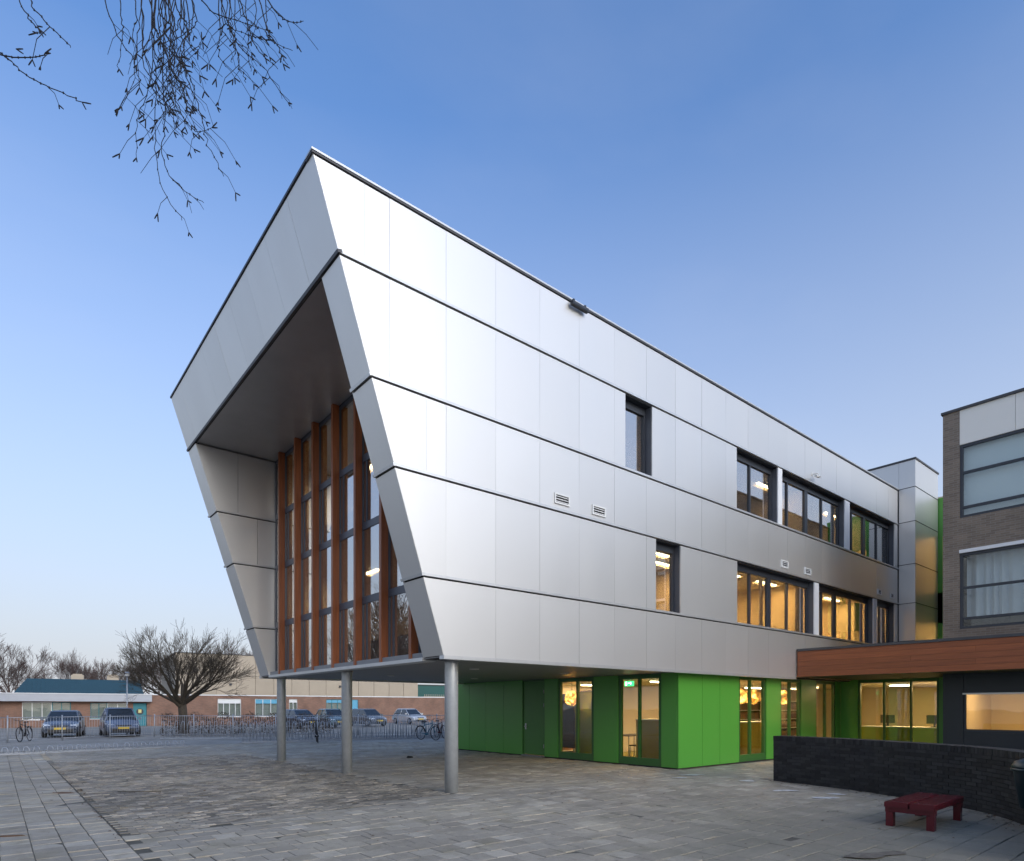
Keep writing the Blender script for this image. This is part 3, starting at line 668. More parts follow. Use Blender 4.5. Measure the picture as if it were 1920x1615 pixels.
def counter(x0, x1, y0, y1, h, m, label):
    t = thing('counter', label, 'counter', ((x0+x1)/2, (y0+y1)/2, .03), 0)
    b = MB(); b.box(x0, x1, y0, y1, .06, h-.03); b.build('front', m, t)
    b = MB(); b.box(x0-.02, x1+.02, y0-.02, y1+.02, h-.03, h); b.build('top', M_WHITEP, t)
    b = MB(); b.box(x0+.03, x1-.03, y0+.03, y1-.03, .03, .06); b.build('kick_base', M_SHELF, t)
counter(14.8, 15.4, 11.25, 12.1, 1.3, M_YELLOW, 'ochre-fronted cabinet standing behind the right pane of the window beside the green corner')
counter(19.2, 21.6, 11.4, 11.9, 1.15, M_YELLOW, 'ochre reading counter behind the first lit window right of the green corner')
counter(25.0, 25.6, 6.6, 9.8, .95, M_LIME, 'long lime-green reception counter behind the wide green window')
counter(15.2, 15.7, 14.2, 15.05, 2.2, M_LIME, 'tall lime-green cupboard behind the left tall window')
def table(x, y, label):
    t = thing('table', label, 'table', (x, y, .03))
    b = MB(); b.box(x-.6, x+.6, y-.4, y+.4, .74, .77); b.build('tabletop', M_SHELF, t)
    for sx in (-1, 1):
        for sy in (-1, 1):
            b = MB(); b.tube([(x+sx*.54, y+sy*.34, .03), (x+sx*.54, y+sy*.34, .74)], .02, 6); b.build('leg', M_GALV, t)
t = thing('display_screen', 'dark free-standing display board behind the left tall window', 'board', (15.25, 15.55, .03))
b = MB(); b.box(15.22, 15.28, 15.1, 16.0, .25, 2.1); b.build('board', M_SHELF, t)
for y in (15.15, 15.95):
    b = MB(); b.box(15.1, 15.4, y-.03, y+.03, .03, .06); b.box(15.23, 15.27, y-.02, y+.02, .06, .25); b.build('foot', M_GALV, t)
def monitor(x, y, z, label):
    t = thing('computer_monitor', label, 'monitor', (x, y, z), 0, 'monitors on the reception counter')
    b = MB(); b.box(x-.02, x+.02, y-.24, y+.24, z+.12, z+.42); b.build('screen', M_SHELF, t)
    b = MB(); b.box(x-.01, x+.03, y-.03, y+.03, z+.02, z+.12); b.box(x-.08, x+.1, y-.1, y+.1, z, z+.02); b.build('stand', M_SHELF, t)
monitor(25.3, 7.5, .95, 'dark monitor on the right part of the lime reception counter'); monitor(25.35, 9.0, .95, 'dark monitor on the left part of the lime reception counter')
table(15.8, 13.1, 'dark table seen through the window left of the green corner')
def chair(x, y, rz, label):
    t = thing('chair', label, 'chair', (x, y, .03), rz, 'chairs at the library table')
    for (n, a) in (('seat', (-.2, .2, -.2, .2, .42, .45)), ('backrest', (-.2, .2, .18, .21, .55, .85))):
        b = MB(); b.box(*a); o = bpy.data.objects.new(n, b.mesh(n, M_SHELF)); COL.objects.link(o); o.parent = t
    for sx in (-1, 1):
        for sy in (-1, 1):
            b = MB(); b.tube([(sx*.19, sy*.19, 0), (sx*.17, sy*.17, .42)], .012, 6); o = bpy.data.objects.new('leg', b.mesh('leg', M_GALV)); COL.objects.link(o); o.parent = t
chair(15.4, 12.5, 3.1, 'left dark chair at the library table'); chair(16.2, 12.5, 3.2, 'right dark chair at the library table')
t = thing('exit_sign', 'small green lit exit sign in the window left of the green corner', 'sign', (14.5, 12.11, 2.35))
b = MB(); b.box(14.48, 14.51, 11.94, 12.28, 2.27, 2.42); b.build('sign_face', emit('exit_green', (.05, .75, .18), 1.6), t)
b = MB(); b.box(14.473, 14.479, 12.02, 12.06, 2.32, 2.39); b.box(14.473, 14.479, 12.06, 12.14, 2.35, 2.37); b.box(14.473, 14.479, 12.18, 12.24, 2.29, 2.40); b.build('running_figure', emit('exit_white', (.9, 1, .9), 2.0), t)
b = MB(); b.box(14.49, 14.50, 12.10, 12.12, 2.42, 2.479); b.build('hanger', M_VENT, t)

# ------------------------------------------------------------------ lobby wall, canopy with timber fascia
lob = thing('lobby_front', 'recessed dark green lobby front with a wide three-pane lit window under the timber canopy', 'building', (23.9, 8.1, 0))
for a, e in ((9.977, 9.38), (6.90, 6.18)):
    b = MB(); b.box(23.697, 23.75, e+.004, a-.004, .1, 2.614); b.build('panel', M_GREEN, lob)
window(lob, 'X', 6.90, 9.38, .10, 2.614, 23.72, [8.55, 7.72], head=.10, fw=.07, depth=.10, m=M_DGREEN, sill=.16)
b = MB(); b.box(23.72, 23.80, 6.18, 9.96, 0, .10); b.build('plinth', M_DARKGAP, lob)
CX = 19.66; CY0 = -9.0; CY1 = YF-.035
canopy = thing('canopy', 'long flat canopy with reddish-brown timber fascia joining the silver block to the brick building', 'canopy', (22, 3, 0))
b = MB(); b.box(CX+.03, 21.48, CY0, CY1-.004, 2.65, 3.40); b.box(21.48, 23.85, 6.18, CY1-.004, 2.65, 3.40); b.build('roof_slab', M_DARKGAP, canopy)
b = MB(); b.box(CX+.04, 21.48, CY0, CY1-.004, 2.615, 2.649); b.box(21.481, 23.85, 6.18, CY1-.004, 2.615, 2.649); b.build('ceiling', mat('canopy_ceiling', (.035, .045, .03), .6), canopy)
nb = 5; h0, h1 = 2.605, 3.415
segs = [CY1, 6.4, 3.3, .2, -2.9, -6.0, CY0]
for i in range(nb):
    z0 = h0+(h1-h0)*i/nb; z1 = h0+(h1-h0)*(i+1)/nb; off = 0 if i % 2 == 0 else 1.5
    cut = [CY1]+[s_-off for s_ in segs[1:-1]]+[CY0]
    for a, e in zip(cut[:-1], cut[1:]):
        b = MB(); b.box(CX+random.uniform(-.002, .002), CX+.028, e+.0015, a-.0015, z0+.0025, z1-.0025); b.build('board', M_FASCIA, canopy)
b = MB(); b.box(CX+.03, 23.85, CY1-.003, CY1+.001, h0, h1); b.build('end_board', M_FASCIA, canopy)
b = MB(); b.box(CX-.03, CX+.25, CY0, CY1+.0, 3.417, 3.49); b.box(CX+.25, 23.85, 6.18, CY1, 3.417, 3.47); b.build('coping', M_COPE, canopy)

# ------------------------------------------------------------------ brick building on the right
M_BRICK = brickmat('brown_brick', (.215, .170, .130), (.155, .122, .096), (.23, .21, .18))
brick = thing('brick_building', 'old brown-brick school wing at the right edge, with big dark-framed windows', 'building', (27, -4, 0))
BX = 21.5; BY = 6.16; BE = -22.0
# wall built round its openings: three bays along Y
bayY = [(5.75, .6), (-.3, -5.6), (-6.5, -11.8), (-12.7, -18.0)]
rowsZ = [(3.90, 6.08), (7.10, 9.21)]
b = MB()
b.box(BX, BX+.3, BE, BY, 2.66, 3.90); b.box(BX, BX+.3, BE, BY, 6.18, 7.10)
prev = BY
for (a, e) in bayY:
    b.box(BX, BX+.3, a, prev, 3.90, 6.18); b.box(BX, BX+.3, a, prev, 7.10, 10.21); prev = e
b.box(BX, BX+.3, BE, prev, 3.90, 6.18); b.box(BX, BX+.3, BE, prev, 7.10, 10.21)
b.box(BX+.3, 34, BY-.3, BY, 2.66, 10.21)
b.build('wall', M_BRICK, brick)
b = MB(); b.box(BX-.04, BX+.35, BE, BY+.04, 10.215, 10.285); b.box(BX+.35, 34, BY-.35, BY+.04, 10.215, 10.285); b.build('coping', M_COPE, brick)
b = MB(); b.box(BX+.3, 34, BE, BY-.3, 9.98, 10.08); b.build('roof', M_COPE, brick)
b = MB(); b.box(BX+6, BX+6.1, BE, BY-.31, 2.68, 9.98); b.build('corridor_wall', M_WALLIN, brick)
b = MB(); b.box(BX+.31, BX+6, BE, BY-.31, 6.23, 6.83); b.box(BX+.31, BX+6, BE, BY-.31, 9.3, 9.4); b.box(BX+.31, BX+6, BE, BY-.31, 2.73, 3.28); b.build('floor_slab', M_CEIL, brick)
M_CREAM = mat('cream_panel', (.76, .74, .68), .5, namt=.15, nscale=2, col2=(.66, .64, .58))
M_CURT = mat('white_curtain', (.72, .72, .74), .9, namt=.1)
for (a, e) in bayY:
    n = 4; L_ = (a-e)
    for i in range(n):
        y1 = a-L_*i/n; y0 = a-L_*(i+1)/n
        p = MB(); p.box(BX+.01, BX+.06, y0+.004, y1-.004, 9.215, 10.21); p.build('panel', M_CREAM, brick)
    p = MB(); p.box(BX+.07, BX+.25, e, a, 9.216, 10.21); p.build('panel_back', M_DARKGAP, brick)
    p = MB(); p.box(BX-.03, BX+.2, e, a, 6.085, 6.18); p.build('lintel', M_WHITEP, brick)
    for r, (z0, z1) in enumerate(rowsZ):
        f = .075; fb = MB(); xo = BX+.03; xi = BX+.12
        fb.box(xo, xi, a-f, a, z0, z1); fb.box(xo, xi, e, e+f, z0, z1); fb.box(xo, xi, e+f, a-f, z0, z0+f); fb.box(xo, xi, e+f, a-f, z1-f, z1)
        t1 = z0+.30; t2 = z0+(1.18 if r == 0 else 1.30)
        for tz in (t1, t2): fb.box(xo+.003, xi-.003, e+f, a-f, tz-.035, tz+.035)
        mids = [a-L_*.5]
        for c in mids: fb.box(xo+.006, xi-.006, c-.04, c+.04, z0+f, z1-f)
        wn = fb.build('window', M_FRAME, brick)
        for (za, zb) in ((z0+f, t1-.035), (t1+.035, t2-.035), (t2+.035, z1-f)):
            for (ya, yb) in ((a-f, mids[0]+.04), (mids[0]-.04, e+f)):
                p = MB(); p.box(BX+.07, BX+.078, yb, ya, za, zb); p.build('pane', M_GLASS, wn)
        if r == 1:
            c = MB(); c.box(BX+.20, BX+.21, e+.05, a-.05, z0+.05, z1-.03); c.build('roller_blind', mat('pale_blind', (.84, .87, .87), .9), brick)
        if r == 0:                                        # folded curtain
            c = MB(); yy = e+.1; pts = []
            while yy < a-.05:
                pts.append((BX+.42+.05*math.sin(yy*26+math.sin(yy*5)*2), yy)); yy += .03
            for (p0, p1) in zip(pts[:-1], pts[1:]):
                c.quad([(p0[0], p0[1], z0+.34), (p1[0], p1[1], z0+.34), (p1[0], p1[1], z1-.05), (p0[0], p0[1], z1-.05)][::-1], smooth=True)
            c.build('curtain', M_CURT, brick)
# navy ground floor of the brick wing
b = MB()
for (a, e) in ((6.15, 5.65), (1.2, -.6), (-5.0, BE)): b.box(BX+.002, BX+.12, e, a, 0, 2.66)
for (a, e) in ((5.65, 1.2), (-.6, -5.0)):
    b.box(BX+.002, BX+.12, e, a, 0, .97); b.box(BX+.002, BX+.12, e, a, 2.06, 2.66)
b.build('ground_floor_wall', M_NAVY, brick)
for k, y in enumerate((5.25, 4.15, 3.05, 1.95)):
    p = MB(); p.box(BX-.028, BX, y-1.1+.004, y-.004,   .05, .93); p.build('panel', M_NAVY, brick)
p = MB(); p.box(BX-.028, BX, 5.654, 6.15, .05, 2.6); p.build('panel', M_NAVY, brick)
for (a, e) in ((5.65, 1.2), (-.6, -5.0)):
    window(brick, 'X', e, a, .97, 2.06, BX+.03, [e+(a-e)*.33, e+(a-e)*.66], head=.05, fw=.05, depth=.07, m=M_FRAME)
    p = MB(); p.box(BX-.03, BX+.03, e-.02, a+.02, 2.01, 2.055); p.build('window_trim', M_TRIM, brick)
b = MB(); b.box(BX+.13, BX+5, -6, 6.1, .005, .03); b.build('floor', M_FLOORIN, brick)
b = MB(); b.box(BX+4.5, BX+4.6, -6, 6.1, .03, 2.55); b.box(BX+.13, BX+4.5, 6.05, 6.14, .03, 2.55); b.box(BX+2.0, BX+4.49, 4.05, 4.2, .03, 2.55); b.build('inner_wall', M_WALLIN, brick)
b = MB(); b.box(BX+.13, BX+5, -6, 6.14, 2.55, 2.64); b.build('ceiling', M_CEIL, brick)
b = MB(); b.box(BX+1.98, BX+1.996, 4.06, 4.19, 1.0, 2.0); b.build('door_post', M_SHELF, brick)
b = MB(); b.box(BX+4.47, BX+4.496, 2.6, 3.6, 1.45, 1.85); b.build('picture', M_SHELF, brick)
for (y, n) in ((4.9, 'left'), (2.6, 'right')):
    ceiling_lamp(BX+2.2, y, 2.55, .10, .9, 24, f'{n} lit ceiling tube in the room behind the navy wall', 'ceiling tubes behind the navy wall')

# ------------------------------------------------------------------ stair tower and green link behind
tower = thing('stair_tower', 'silver stair tower rising behind the right end of the silver block', 'tower', (29.5, 10.2, 0))
TX, TY = 28.2, 9.02
b = MB(); b.box(TX+.04, 30.85, TY+.04, 10.8, 2.7, 11.5); b.build('core', M_DARKGAP, tower)
tz = [2.7, 4.3, 5.80, 7.36, 9.06, 10.42, 11.51]
for k in range(len(tz)-1):
    for (ya, yb) in ((TY, 9.61), (9.61, 10.8)):
        if yb > 9.75 and tz[k+1] < 10.5: continue
        p = MB(); p.box(TX, TX+.035, ya+.003, yb-.003, tz[k]+.012, tz[k+1]-.012); p.build('panel', M_SILVER, tower)
    p = MB(); p.box(TX+.037, 30.85, TY, TY+.035, tz[k]+.012, tz[k+1]-.012); p.build('panel', M_SILVER, tower)
b = MB(); b.box(TX-.03, 30.9, TY-.03, 10.83, 11.505, 11.575); b.build('coping', M_COPE, tower)
for z in tz[1:-1]:
    b = MB(); b.box(TX-.015, TX+.02, TY-.015, 9.60, z-.010, z+.010); b.box(TX+.02, 30.86, TY-.015, TY+.02, z-.010, z+.010); b.build('joint_strip', M_COPE, tower)
link = thing('glazed_link', 'green-framed glazed link squeezed between stair tower and brick building', 'building', (31.2, 8, 0))
b = MB()
for (z0, z1) in ((2.7, 4.0), (5.2, 6.5), (8.9, 10.5)): b.box(30.9, 31.05, 6.17, TY+.2, z0, z1)
for y in (8.95, 7.95, 6.8): b.box(30.9, 31.05, y-.09, y+.09, 4.0, 8.9)
b.build('frame', M_GREEN, link)
for (z0, z1) in ((4.0, 5.2), (6.5, 8.9)):
    p = MB(); p.box(30.97, 30.978, 6.17, TY+.2, z0, z1); p.build('pane', M_GLASSD, link)
b = MB(); b.box(33.4, 33.5, 6.17, 12, 2.8, 10.5); b.box(31.06, 33.4, 6.17, 12, 10.45, 10.6); b.box(31.06, 33.4, 6.17, 12, 6.0, 6.2); b.box(31.06, 33.4, 9.6, 9.7, 2.8, 10.45); b.build('inner_wall', M_WALLIN, link)
ceiling_lamp(32.2, 8.3, 6.0, .1, .9, 55, 'lit ceiling tube on the lower floor of the green glazed link', 'lamps in the link')
ceiling_lamp(32.2, 8.3, 10.45, .1, .9, 55, 'lit ceiling tube on the upper floor of the green glazed link', 'lamps in the link')

# ------------------------------------------------------------------ curved dark brick wall
def catmull(P, n=14):
    out = []
    for i in range(len(P)-1):
        p0 = P[max(i-1, 0)]; p1 = P[i]; p2 = P[i+1]; p3 = P[min(i+2, len(P)-1)]
        for k in range(n):
            t = k/n
            out.append(tuple(.5*((2*p1[c])+(-p0[c]+p2[c])*t+(2*p0[c]-5*p1[c]+4*p2[c]-p3[c])*t*t+(-p0[c]+3*p1[c]-3*p2[c]+p3[c])*t**3) for c in range(len(p1))))
    out.append(tuple(P[-1])); return out
WP = catmull([(13.45, 7.11), (13.27, 5.72), (12.87, 4.56), (12.10, 3.05), (11.13, 2.215), (9.9, 1.5), (8.4, 1.0)])
arc = [0]
for p, q in zip(WP[:-1], WP[1:]): arc.append(arc[-1]+math.hypot(q[0]-p[0], q[1]-p[1]))
def on_arc(s):
    s = max(0, min(arc[-1]-1e-6, s)); i = 0
    while arc[i+1] < s: i += 1
    t = (s-arc[i])/(arc[i+1]-arc[i]); p, q = WP[i], WP[i+1]; d = Vector((q[0]-p[0], q[1]-p[1])).normalized()
    return Vector((p[0]+(q[0]-p[0])*t, p[1]+(q[1]-p[1])*t)), d
bw = thing('brick_wall', 'low curved wall of dark weathered bricks beside the red bench', 'wall', (13, 4.5, 0))
TH = .32; WH = 1.01
M_DBRICK = mat('dark_brick', (.015, .015, .017), .8, var=.5, namt=.6, nscale=2.0, col2=(.030, .028, .024), bump=.4, bscale=40)
M_MORT = mat('dark_mortar', (.020, .020, .019), .95, namt=.5, nscale=5)
core = MB(); n = 60
for i in range(n):
    s0 = arc[-1]*i/n; s1 = arc[-1]*(i+1)/n; p0, d0 = on_arc(s0); p1, d1 = on_arc(s1)
    r0 = Vector((-d0.y, d0.x)); r1 = Vector((-d1.y, d1.x))  # left of travel = away from the yard
    a0 = p0+r0*.012; a1 = p1+r1*.012; b0 = p0+r0*TH; b1 = p1+r1*TH
    core.hexa([(a0.x, a0.y, -.01), (a1.x, a1.y, -.01), (b1.x, b1.y, -.01), (b0.x, b0.y, -.01)], [(a0.x, a0.y, WH-.012), (a1.x, a1.y, WH-.012), (b1.x, b1.y, WH-.012), (b0.x, b0.y, WH-.012)])
core.build('core', M_MORT, bw)
wb = []
def wall_brick(s0, s1, z0, z1, depth0, depth1):
    r = random.random(); j = random.uniform(-.003, .003)
    p0, d0 = on_arc(s0); p1, d1 = on_arc(s1); r0 = Vector((-d0.y, d0.x)); r1 = Vector((-d1.y, d1.x))
    def fn(b):
        a0 = p0+r0*(depth0+j); a1 = p1+r1*(depth0+j); c0 = p0+r0*depth1; c1 = p1+r1*depth1
        b.hexa([(a0.x, a0.y, z0), (a1.x, a1.y, z0), (c1.x, c1.y, z0), (c0.x, c0.y, z0)], [(a0.x, a0.y, z1), (a1.x, a1.y, z1), (c1.x, c1.y, z1), (c0.x, c0.y, z1)], piece=r)
    return (p0.x, p0.y), fn
ch = .0645; nc = 14
for c in range(nc):
    s = -.11*(c % 2)
    while s < arc[-1]-.02:
        s0 = max(s, 0)+.004; s1 = min(s+.22, arc[-1])-.004
        if s1-s0 > .03: wb.append(wall_brick(s0, s1, c*ch+.003, (c+1)*ch-.006, 0, .10))
        s += .22
s = .0
while s < arc[-1]-.05:                                    # upright coping course through the wall's thickness
    wb.append(wall_brick(s+.003, s+.062, nc*ch+.002, WH+random.uniform(-.003, .003), -.002, TH+.002)); s += .066
pieces(wb, 'brick', M_DBRICK, bw, ndist, 300, 'brick_courses')

# ------------------------------------------------------------------ red bench
M_RED = mat('red_paint', (.100, .010, .015), .20, 0, namt=.35, nscale=7, col2=(.07, .009, .012), bump=.05, bscale=30)
bench = thing('bench', 'low dark-red painted bench of two thick planks in front of the brick wall', 'bench', (10.26, 3.16, 0), R_(1.7))
def lb(name, m, par, fill):
    b = MB(); fill(b); o = bpy.data.objects.new(name, b.mesh(name, m)); COL.objects.link(o); o.parent = par; return o
def plank(b, y0, y1):
    c = .016; z0, z1 = .268, .345; L_ = .70
    prof = [(y0, z0), (y1, z0), (y1, z1-c), (y1-c*.6, z1-c*.25), (y1-c*1.6, z1), (y0+c*1.6, z1), (y0+c*.6, z1-c*.25), (y0, z1-c)]
    A = [(-L_, y, z) for y, z in prof]; B = [(L_, y, z) for y, z in prof]; k = len(prof)
    for i in range(k): b.quad([A[i], B[i], B[(i+1) % k], A[(i+1) % k]][::-1])
    b.quad(A[::-1][::-1]); b.quad(B[::-1])
lb('seat_plank', M_RED, bench, lambda b: plank(b, -.30, -.012)); lb('seat_plank', M_RED, bench, lambda b: plank(b, .012, .30))
for sx in (-1, 1):
    lb('cross_bearer', M_RED, bench, lambda b: b.box(sx*.62-.045, sx*.62+.045, -.27, .27, .200, .266))
    for sy in (-1, 1):
        lb('leg', M_RED, bench, lambda b: b.box(sx*.62-.05, sx*.62+.05, sy*.245-.045, sy*.245+.045, -.01, .197).box(sx*.62-.052, sx*.62+.052, (sy*.297 if sy < 0 else .245), (-.245 if sy < 0 else .297), .197, .267))

for sx in (-1, 1):
    for y in (-.22, -.09, .09, .22): lb('bolt', M_RED, bench, lambda b: b.lathe((sx*.62, y, .343), [(.014, 0), (.013, .005), (.006, .007)], 10))

# ------------------------------------------------------------------ litter bin at the right edge
bp = cam(6.90, 8.3)
binx = thing('litter_bin', 'dark teal litter bin on a post at the right edge, partly cut off', 'bin', (bp[0], bp[1], 0))
M_TEAL = mat('teal_paint', (.006, .020, .024), .4, namt=.3, nscale=5)
b = MB(); b.lathe((bp[0], bp[1], 0), [(.13, .30), (.15, .31), (.22, .82), (.225, .84)], 24); b.build('body', M_TEAL, binx)
b = MB(); b.lathe((bp[0], bp[1], 0), [(.235, .842), (.24, .86), (.20, .93), (.08, .975), (.02, .98)], 24); b.build('lid', M_TEAL, binx)
b = MB(); b.lathe((bp[0], bp[1], 0), [(.05, -.01), (.05, .30)], 14); b.build('post', M_TEAL, binx)
b = MB(); b.lathe((bp[0], bp[1], 0), [(.236, .80), (.246, .805), (.246, .835), (.236, .84)], 24); b.build('rim', M_TEAL, binx)

# ------------------------------------------------------------------ puddles, dirt, litter
def blob(cx, cy, rx, ry, rot, z, seed, n=26):
    r = random.Random(seed); ph = [r.uniform(0, 6.28) for _ in range(4)]; b = MB(); pts = []
    for i in range(n):
        a = 2*math.pi*i/n; k = 1+.22*math.sin(2*a+ph[0])+.16*math.sin(3*a+ph[1])+.1*math.sin(5*a+ph[2])
        u, v = rx*k*math.cos(a), ry*k*math.sin(a); pts.append((cx+u*math.cos(rot)-v*math.sin(rot), cy+u*math.sin(rot)+v*math.cos(rot), z))
    b.quad(pts); return b
MARKS = [((12.95, 7.45), .20, .13, 'worn white paint mark nearest the left end of the dark brick wall'), ((12.3, 8.75), .15, .10, 'small white paint mark in front of the green corner'),
         ((13.0, 8.95), .30, .09, 'long thin white paint mark closest to the green corner'), ((12.0, 6.1), .20, .12, 'white paint mark in front of the left part of the brick wall'),
         ((11.6, 5.15), .20, .12, 'white paint mark between the brick wall and the bench'), ((12.25, 5.25), .16, .08, 'thin white paint mark at the foot of the brick wall')]
M_MARK = mat('worn_white_paint', (.70, .70, .70), .6, namt=.9, nscale=9, col2=(.25, .24, .22))
for k, ((x, y), rx, ry, lab) in enumerate(MARKS):
    blob(x, y, rx, ry, -.67, .0125, k).build_at('paint_mark', M_MARK, (x, y, 0), label=lab, cat='paint mark', group='paint marks on the yard')
blob(7.54, 2.82, .36, .12, -.5, .0125, 91, 40).build_at('dirt_patch', mat('wet_dirt', (.075, .062, .048), .9, namt=.9, nscale=9, col2=(.17, .15, .12), bump=.6), (7.54, 2.82, 0), label='dark patch of wet dirt on the paving below the bench', cat='dirt')
def shard(x, y, l, w_, h, rz, name, m, label, cat):
    b = MB(); n = 7; c, s_ = math.cos(rz), math.sin(rz); lo = []; hi = []
    for i in range(n):
        a = 6.283*i/n; k = random.uniform(.75, 1.1); u, v = l*k*math.cos(a), w_*k*math.sin(a); px, py = x+u*c-v*s_, y+u*s_+v*c
        lo.append((px, py, .001)); hi.append((x+(px-x)*.8, y+(py-y)*.8, h*random.uniform(.6, 1.2)))
    for i in range(n): b.quad([lo[i], lo[(i+1) % n], hi[(i+1) % n], hi[i]])
    b.quad(hi); b.build_at(name, m, (x, y, 0), label=label, cat=cat)
M_LEAF = mat('dead_leaf', (.10, .055, .03), .9, namt=.5)
shard(10.47, 17.9, .16, .08, .05, .3, 'dropped_glove', mat('black_cloth', (.008, .008, .009), .9), 'small black glove dropped on the paving behind the columns', 'glove')
shard(1.02, 14.75, .22, .06, .02, -.65, 'leaf_pile', M_LEAF, 'brown heap of leaves caught on the slab edge at the left', 'leaves')
shard(.15, 10.28, .18, .05, .015, -.5, 'leaf_pile', M_LEAF, 'brown leaves lying in a slab joint at the lower left', 'leaves')
shard(1.30, 14.9, .06, .05, .05, .4, 'stone', M_SHELF, 'dark stone beside the leaves at the edge of the clinker field', 'stone')
b = MB(); b.tube([(1.85, 14.23, .012), (2.2, 13.95, .016), (2.5, 13.7, .012)], .008, 5); b.build_at('stick', M_BARK, (1.85, 14.23, 0), label='thin dark stick lying on the clinker bricks', cat='stick')

lf = MB(); rl = random.Random(31)
for i in range(420):
    if i < 150: s_ = rl.uniform(0, arc[-1]*.8); pp, dd_ = on_arc(s_); x, y = pp.x+dd_.y*rl.expovariate(6), pp.y-dd_.x*rl.expovariate(6)
    elif i < 230: x, y = PX0+rl.gauss(0, .05), rl.uniform(9, 20)
    else: x, y = rl.uniform(0, 13.5), rl.uniform(2.5, 20)
    if in_building(x, y): continue
    a = rl.uniform(0, 6.28); l = rl.uniform(.012, .034); u = Vector((math.cos(a), math.sin(a), 0)); v = Vector((-u.y, u.x, 0)); p = Vector((x, y, .009))
    lf.quad([p-u*l, p+v*l*.5+Vector((0, 0, rl.uniform(0, .012))), p+u*l, p-v*l*.5+Vector((0, 0, rl.uniform(0, .01)))])
lf.build_at('fallen_leaves', M_LEAF, (7, 8, 0), kind='stuff', label='scattered small brown leaves on the paving', cat='leaves')

#--BACKGROUND--
# ------------------------------------------------------------------ low brick school at the back left
AN = -0.1034; AO = (0.37, 64.53, 0)
M_RBRICK = brickmat('red_brick', (.27, .135, .085), (.20, .105, .07), (.22, .19, .16))
M_FASC = mat('grey_fascia', (.42, .43, .45), .6, namt=.15, nscale=2)
M_WHITE = mat('white_paint', (.75, .75, .73), .5, namt=.1)
M_BLUER = mat('blue_roof', (.005, .046, .072), .45, namt=.15, nscale=3)
M_TEALD = mat('turquoise_paint', (.02, .20, .24), .5, namt=.15, nscale=3)
M_SKYB = mat('light_blue_paint', (.10, .36, .52), .5, namt=.1)
low = thing('low_brick_building', 'long low brick school building with blue ribbed roof behind the parked cars', 'building', AO, AN)
ops = [(1.4, 4.65, .62, 2.05), (6.0, 8.7, .66, 2.02), (9.1, 10.15, 0, 2.02), (15.9, 17.95, .75, 2.45), (19.2, 21.4, .75, 2.45), (22.4, 23.2, .75, 2.45), (26.1, 27.9, .75, 2.45), (28.3, 29.5, 0, 2.45)]
def fillwall(b):
    x = -6.0
    for (a, e, z0, z1) in ops:
        b.box(x, a, 0, .3, -.05, 2.72); b.box(a, e, 0, .3, z1, 2.72)
        if z0 > 0: b.box(a, e, 0, .3, -.05, z0)
        x = e
    b.box(x, 46, 0, .3, -.05, 2.72); b.box(-6, 46, 10, 10.3, -.05, 2.72)
lb('wall', M_RBRICK, low, fillwall)
lb('roof_slab', M_COPE, low, lambda b: b.box(-6, 46, .3, 10.3, 2.60, 2.74))
lb('coping', M_WHITE, low, lambda b: b.box(10.6, 46, -.06, .3, 2.725, 2.81))
lb('fascia', M_FASC, low, lambda b: b.box(-6, 10.5, -.65, .29, 2.13, 2.74))
lb('fascia_edge', M_WHITE, low, lambda b: b.box(-6, 10.55, -.70, .3, 2.741, 2.80))
br_ = lb('blue_roof', M_BLUER, low, lambda b: b.hexa([(.9, -.45, 2.80), (9.9, -.45, 2.80), (9.9, 5, 2.80), (.9, 5, 2.80)], [(1.7, .25, 4.0), (9.6, .25, 4.0), (9.6, 4.5, 4.0), (1.7, 4.5, 4.0)]))
for i in range(28):
    x = 1.75+i*.29
    lb('rib', M_BLUER, br_, lambda b: b.hexa([(x, -.475, 2.81), (x+.035, -.475, 2.81), (x+.035, -.44, 2.81), (x, -.44, 2.81)], [(x, .225, 3.99), (x+.035, .225, 3.99), (x+.035, .26, 3.99), (x, .26, 3.99)]))
def lwin(a, e, z0, z1, n, m, gm, top=None):
    def f(b):
        k = .05; b.box(a, a+k, .08, .16, z0, z1); b.box(e-k, e, .08, .16, z0, z1); b.box(a+k, e-k, .08, .16, z0, z0+k); b.box(a+k, e-k, .08, .16, z1-k, z1)
        for i in range(1, n): c = a+(e-a)*i/n; b.box(c-.025, c+.025, .083, .157, z0+k, z1-k)
    wn = lb('window', m, low, f)
    lb('pane', M_GLASSD, wn, lambda b: b.box(a+.05, e-.05, .115, .123, z0+.05, z1-.05 if top is None else top))
    lb('blind', mat('grey_blind', (.33, .32, .28), .9), wn, lambda b: b.box(a+.05, e-.05, .24, .26, z0+.05, z1-.05))
    if top is not None: lb('top_panel', M_SKYB if n % 2 else M_WHITE, wn, lambda b: b.box(a+.05, e-.05, .10, .14, top, z1-.05))
    lb('sill', M_WHITE, wn, lambda b: b.box(a-.05, e+.05, -.04, .08, z0-.05, z0-.002))
lwin(1.4, 3.35, .62, 2.05, 3, M_WHITE, 0); lwin(3.36, 4.65, .62, 2.05, 2, M_TEALD, 0); lwin(6.0, 7.2, .66, 2.02, 2, M_TEALD, 0); lwin(7.21, 8.7, .66, 2.02, 2, M_WHITE, 0)
lwin(15.9, 17.95, .75, 2.45, 4, M_WHITE, 0, 2.0); lwin(19.2, 21.4, .75, 2.45, 3, M_WHITE, 0, 2.0); lwin(22.4, 23.2, .75, 2.45, 2, M_WHITE, 0, 2.1); lwin(26.1, 27.9, .75, 2.45, 3, M_TEALD, 0, 2.1)
dr = lb('door', M_TEALD, low, lambda b: b.box(9.12, 10.13, .10, .15, 0, 2.0))
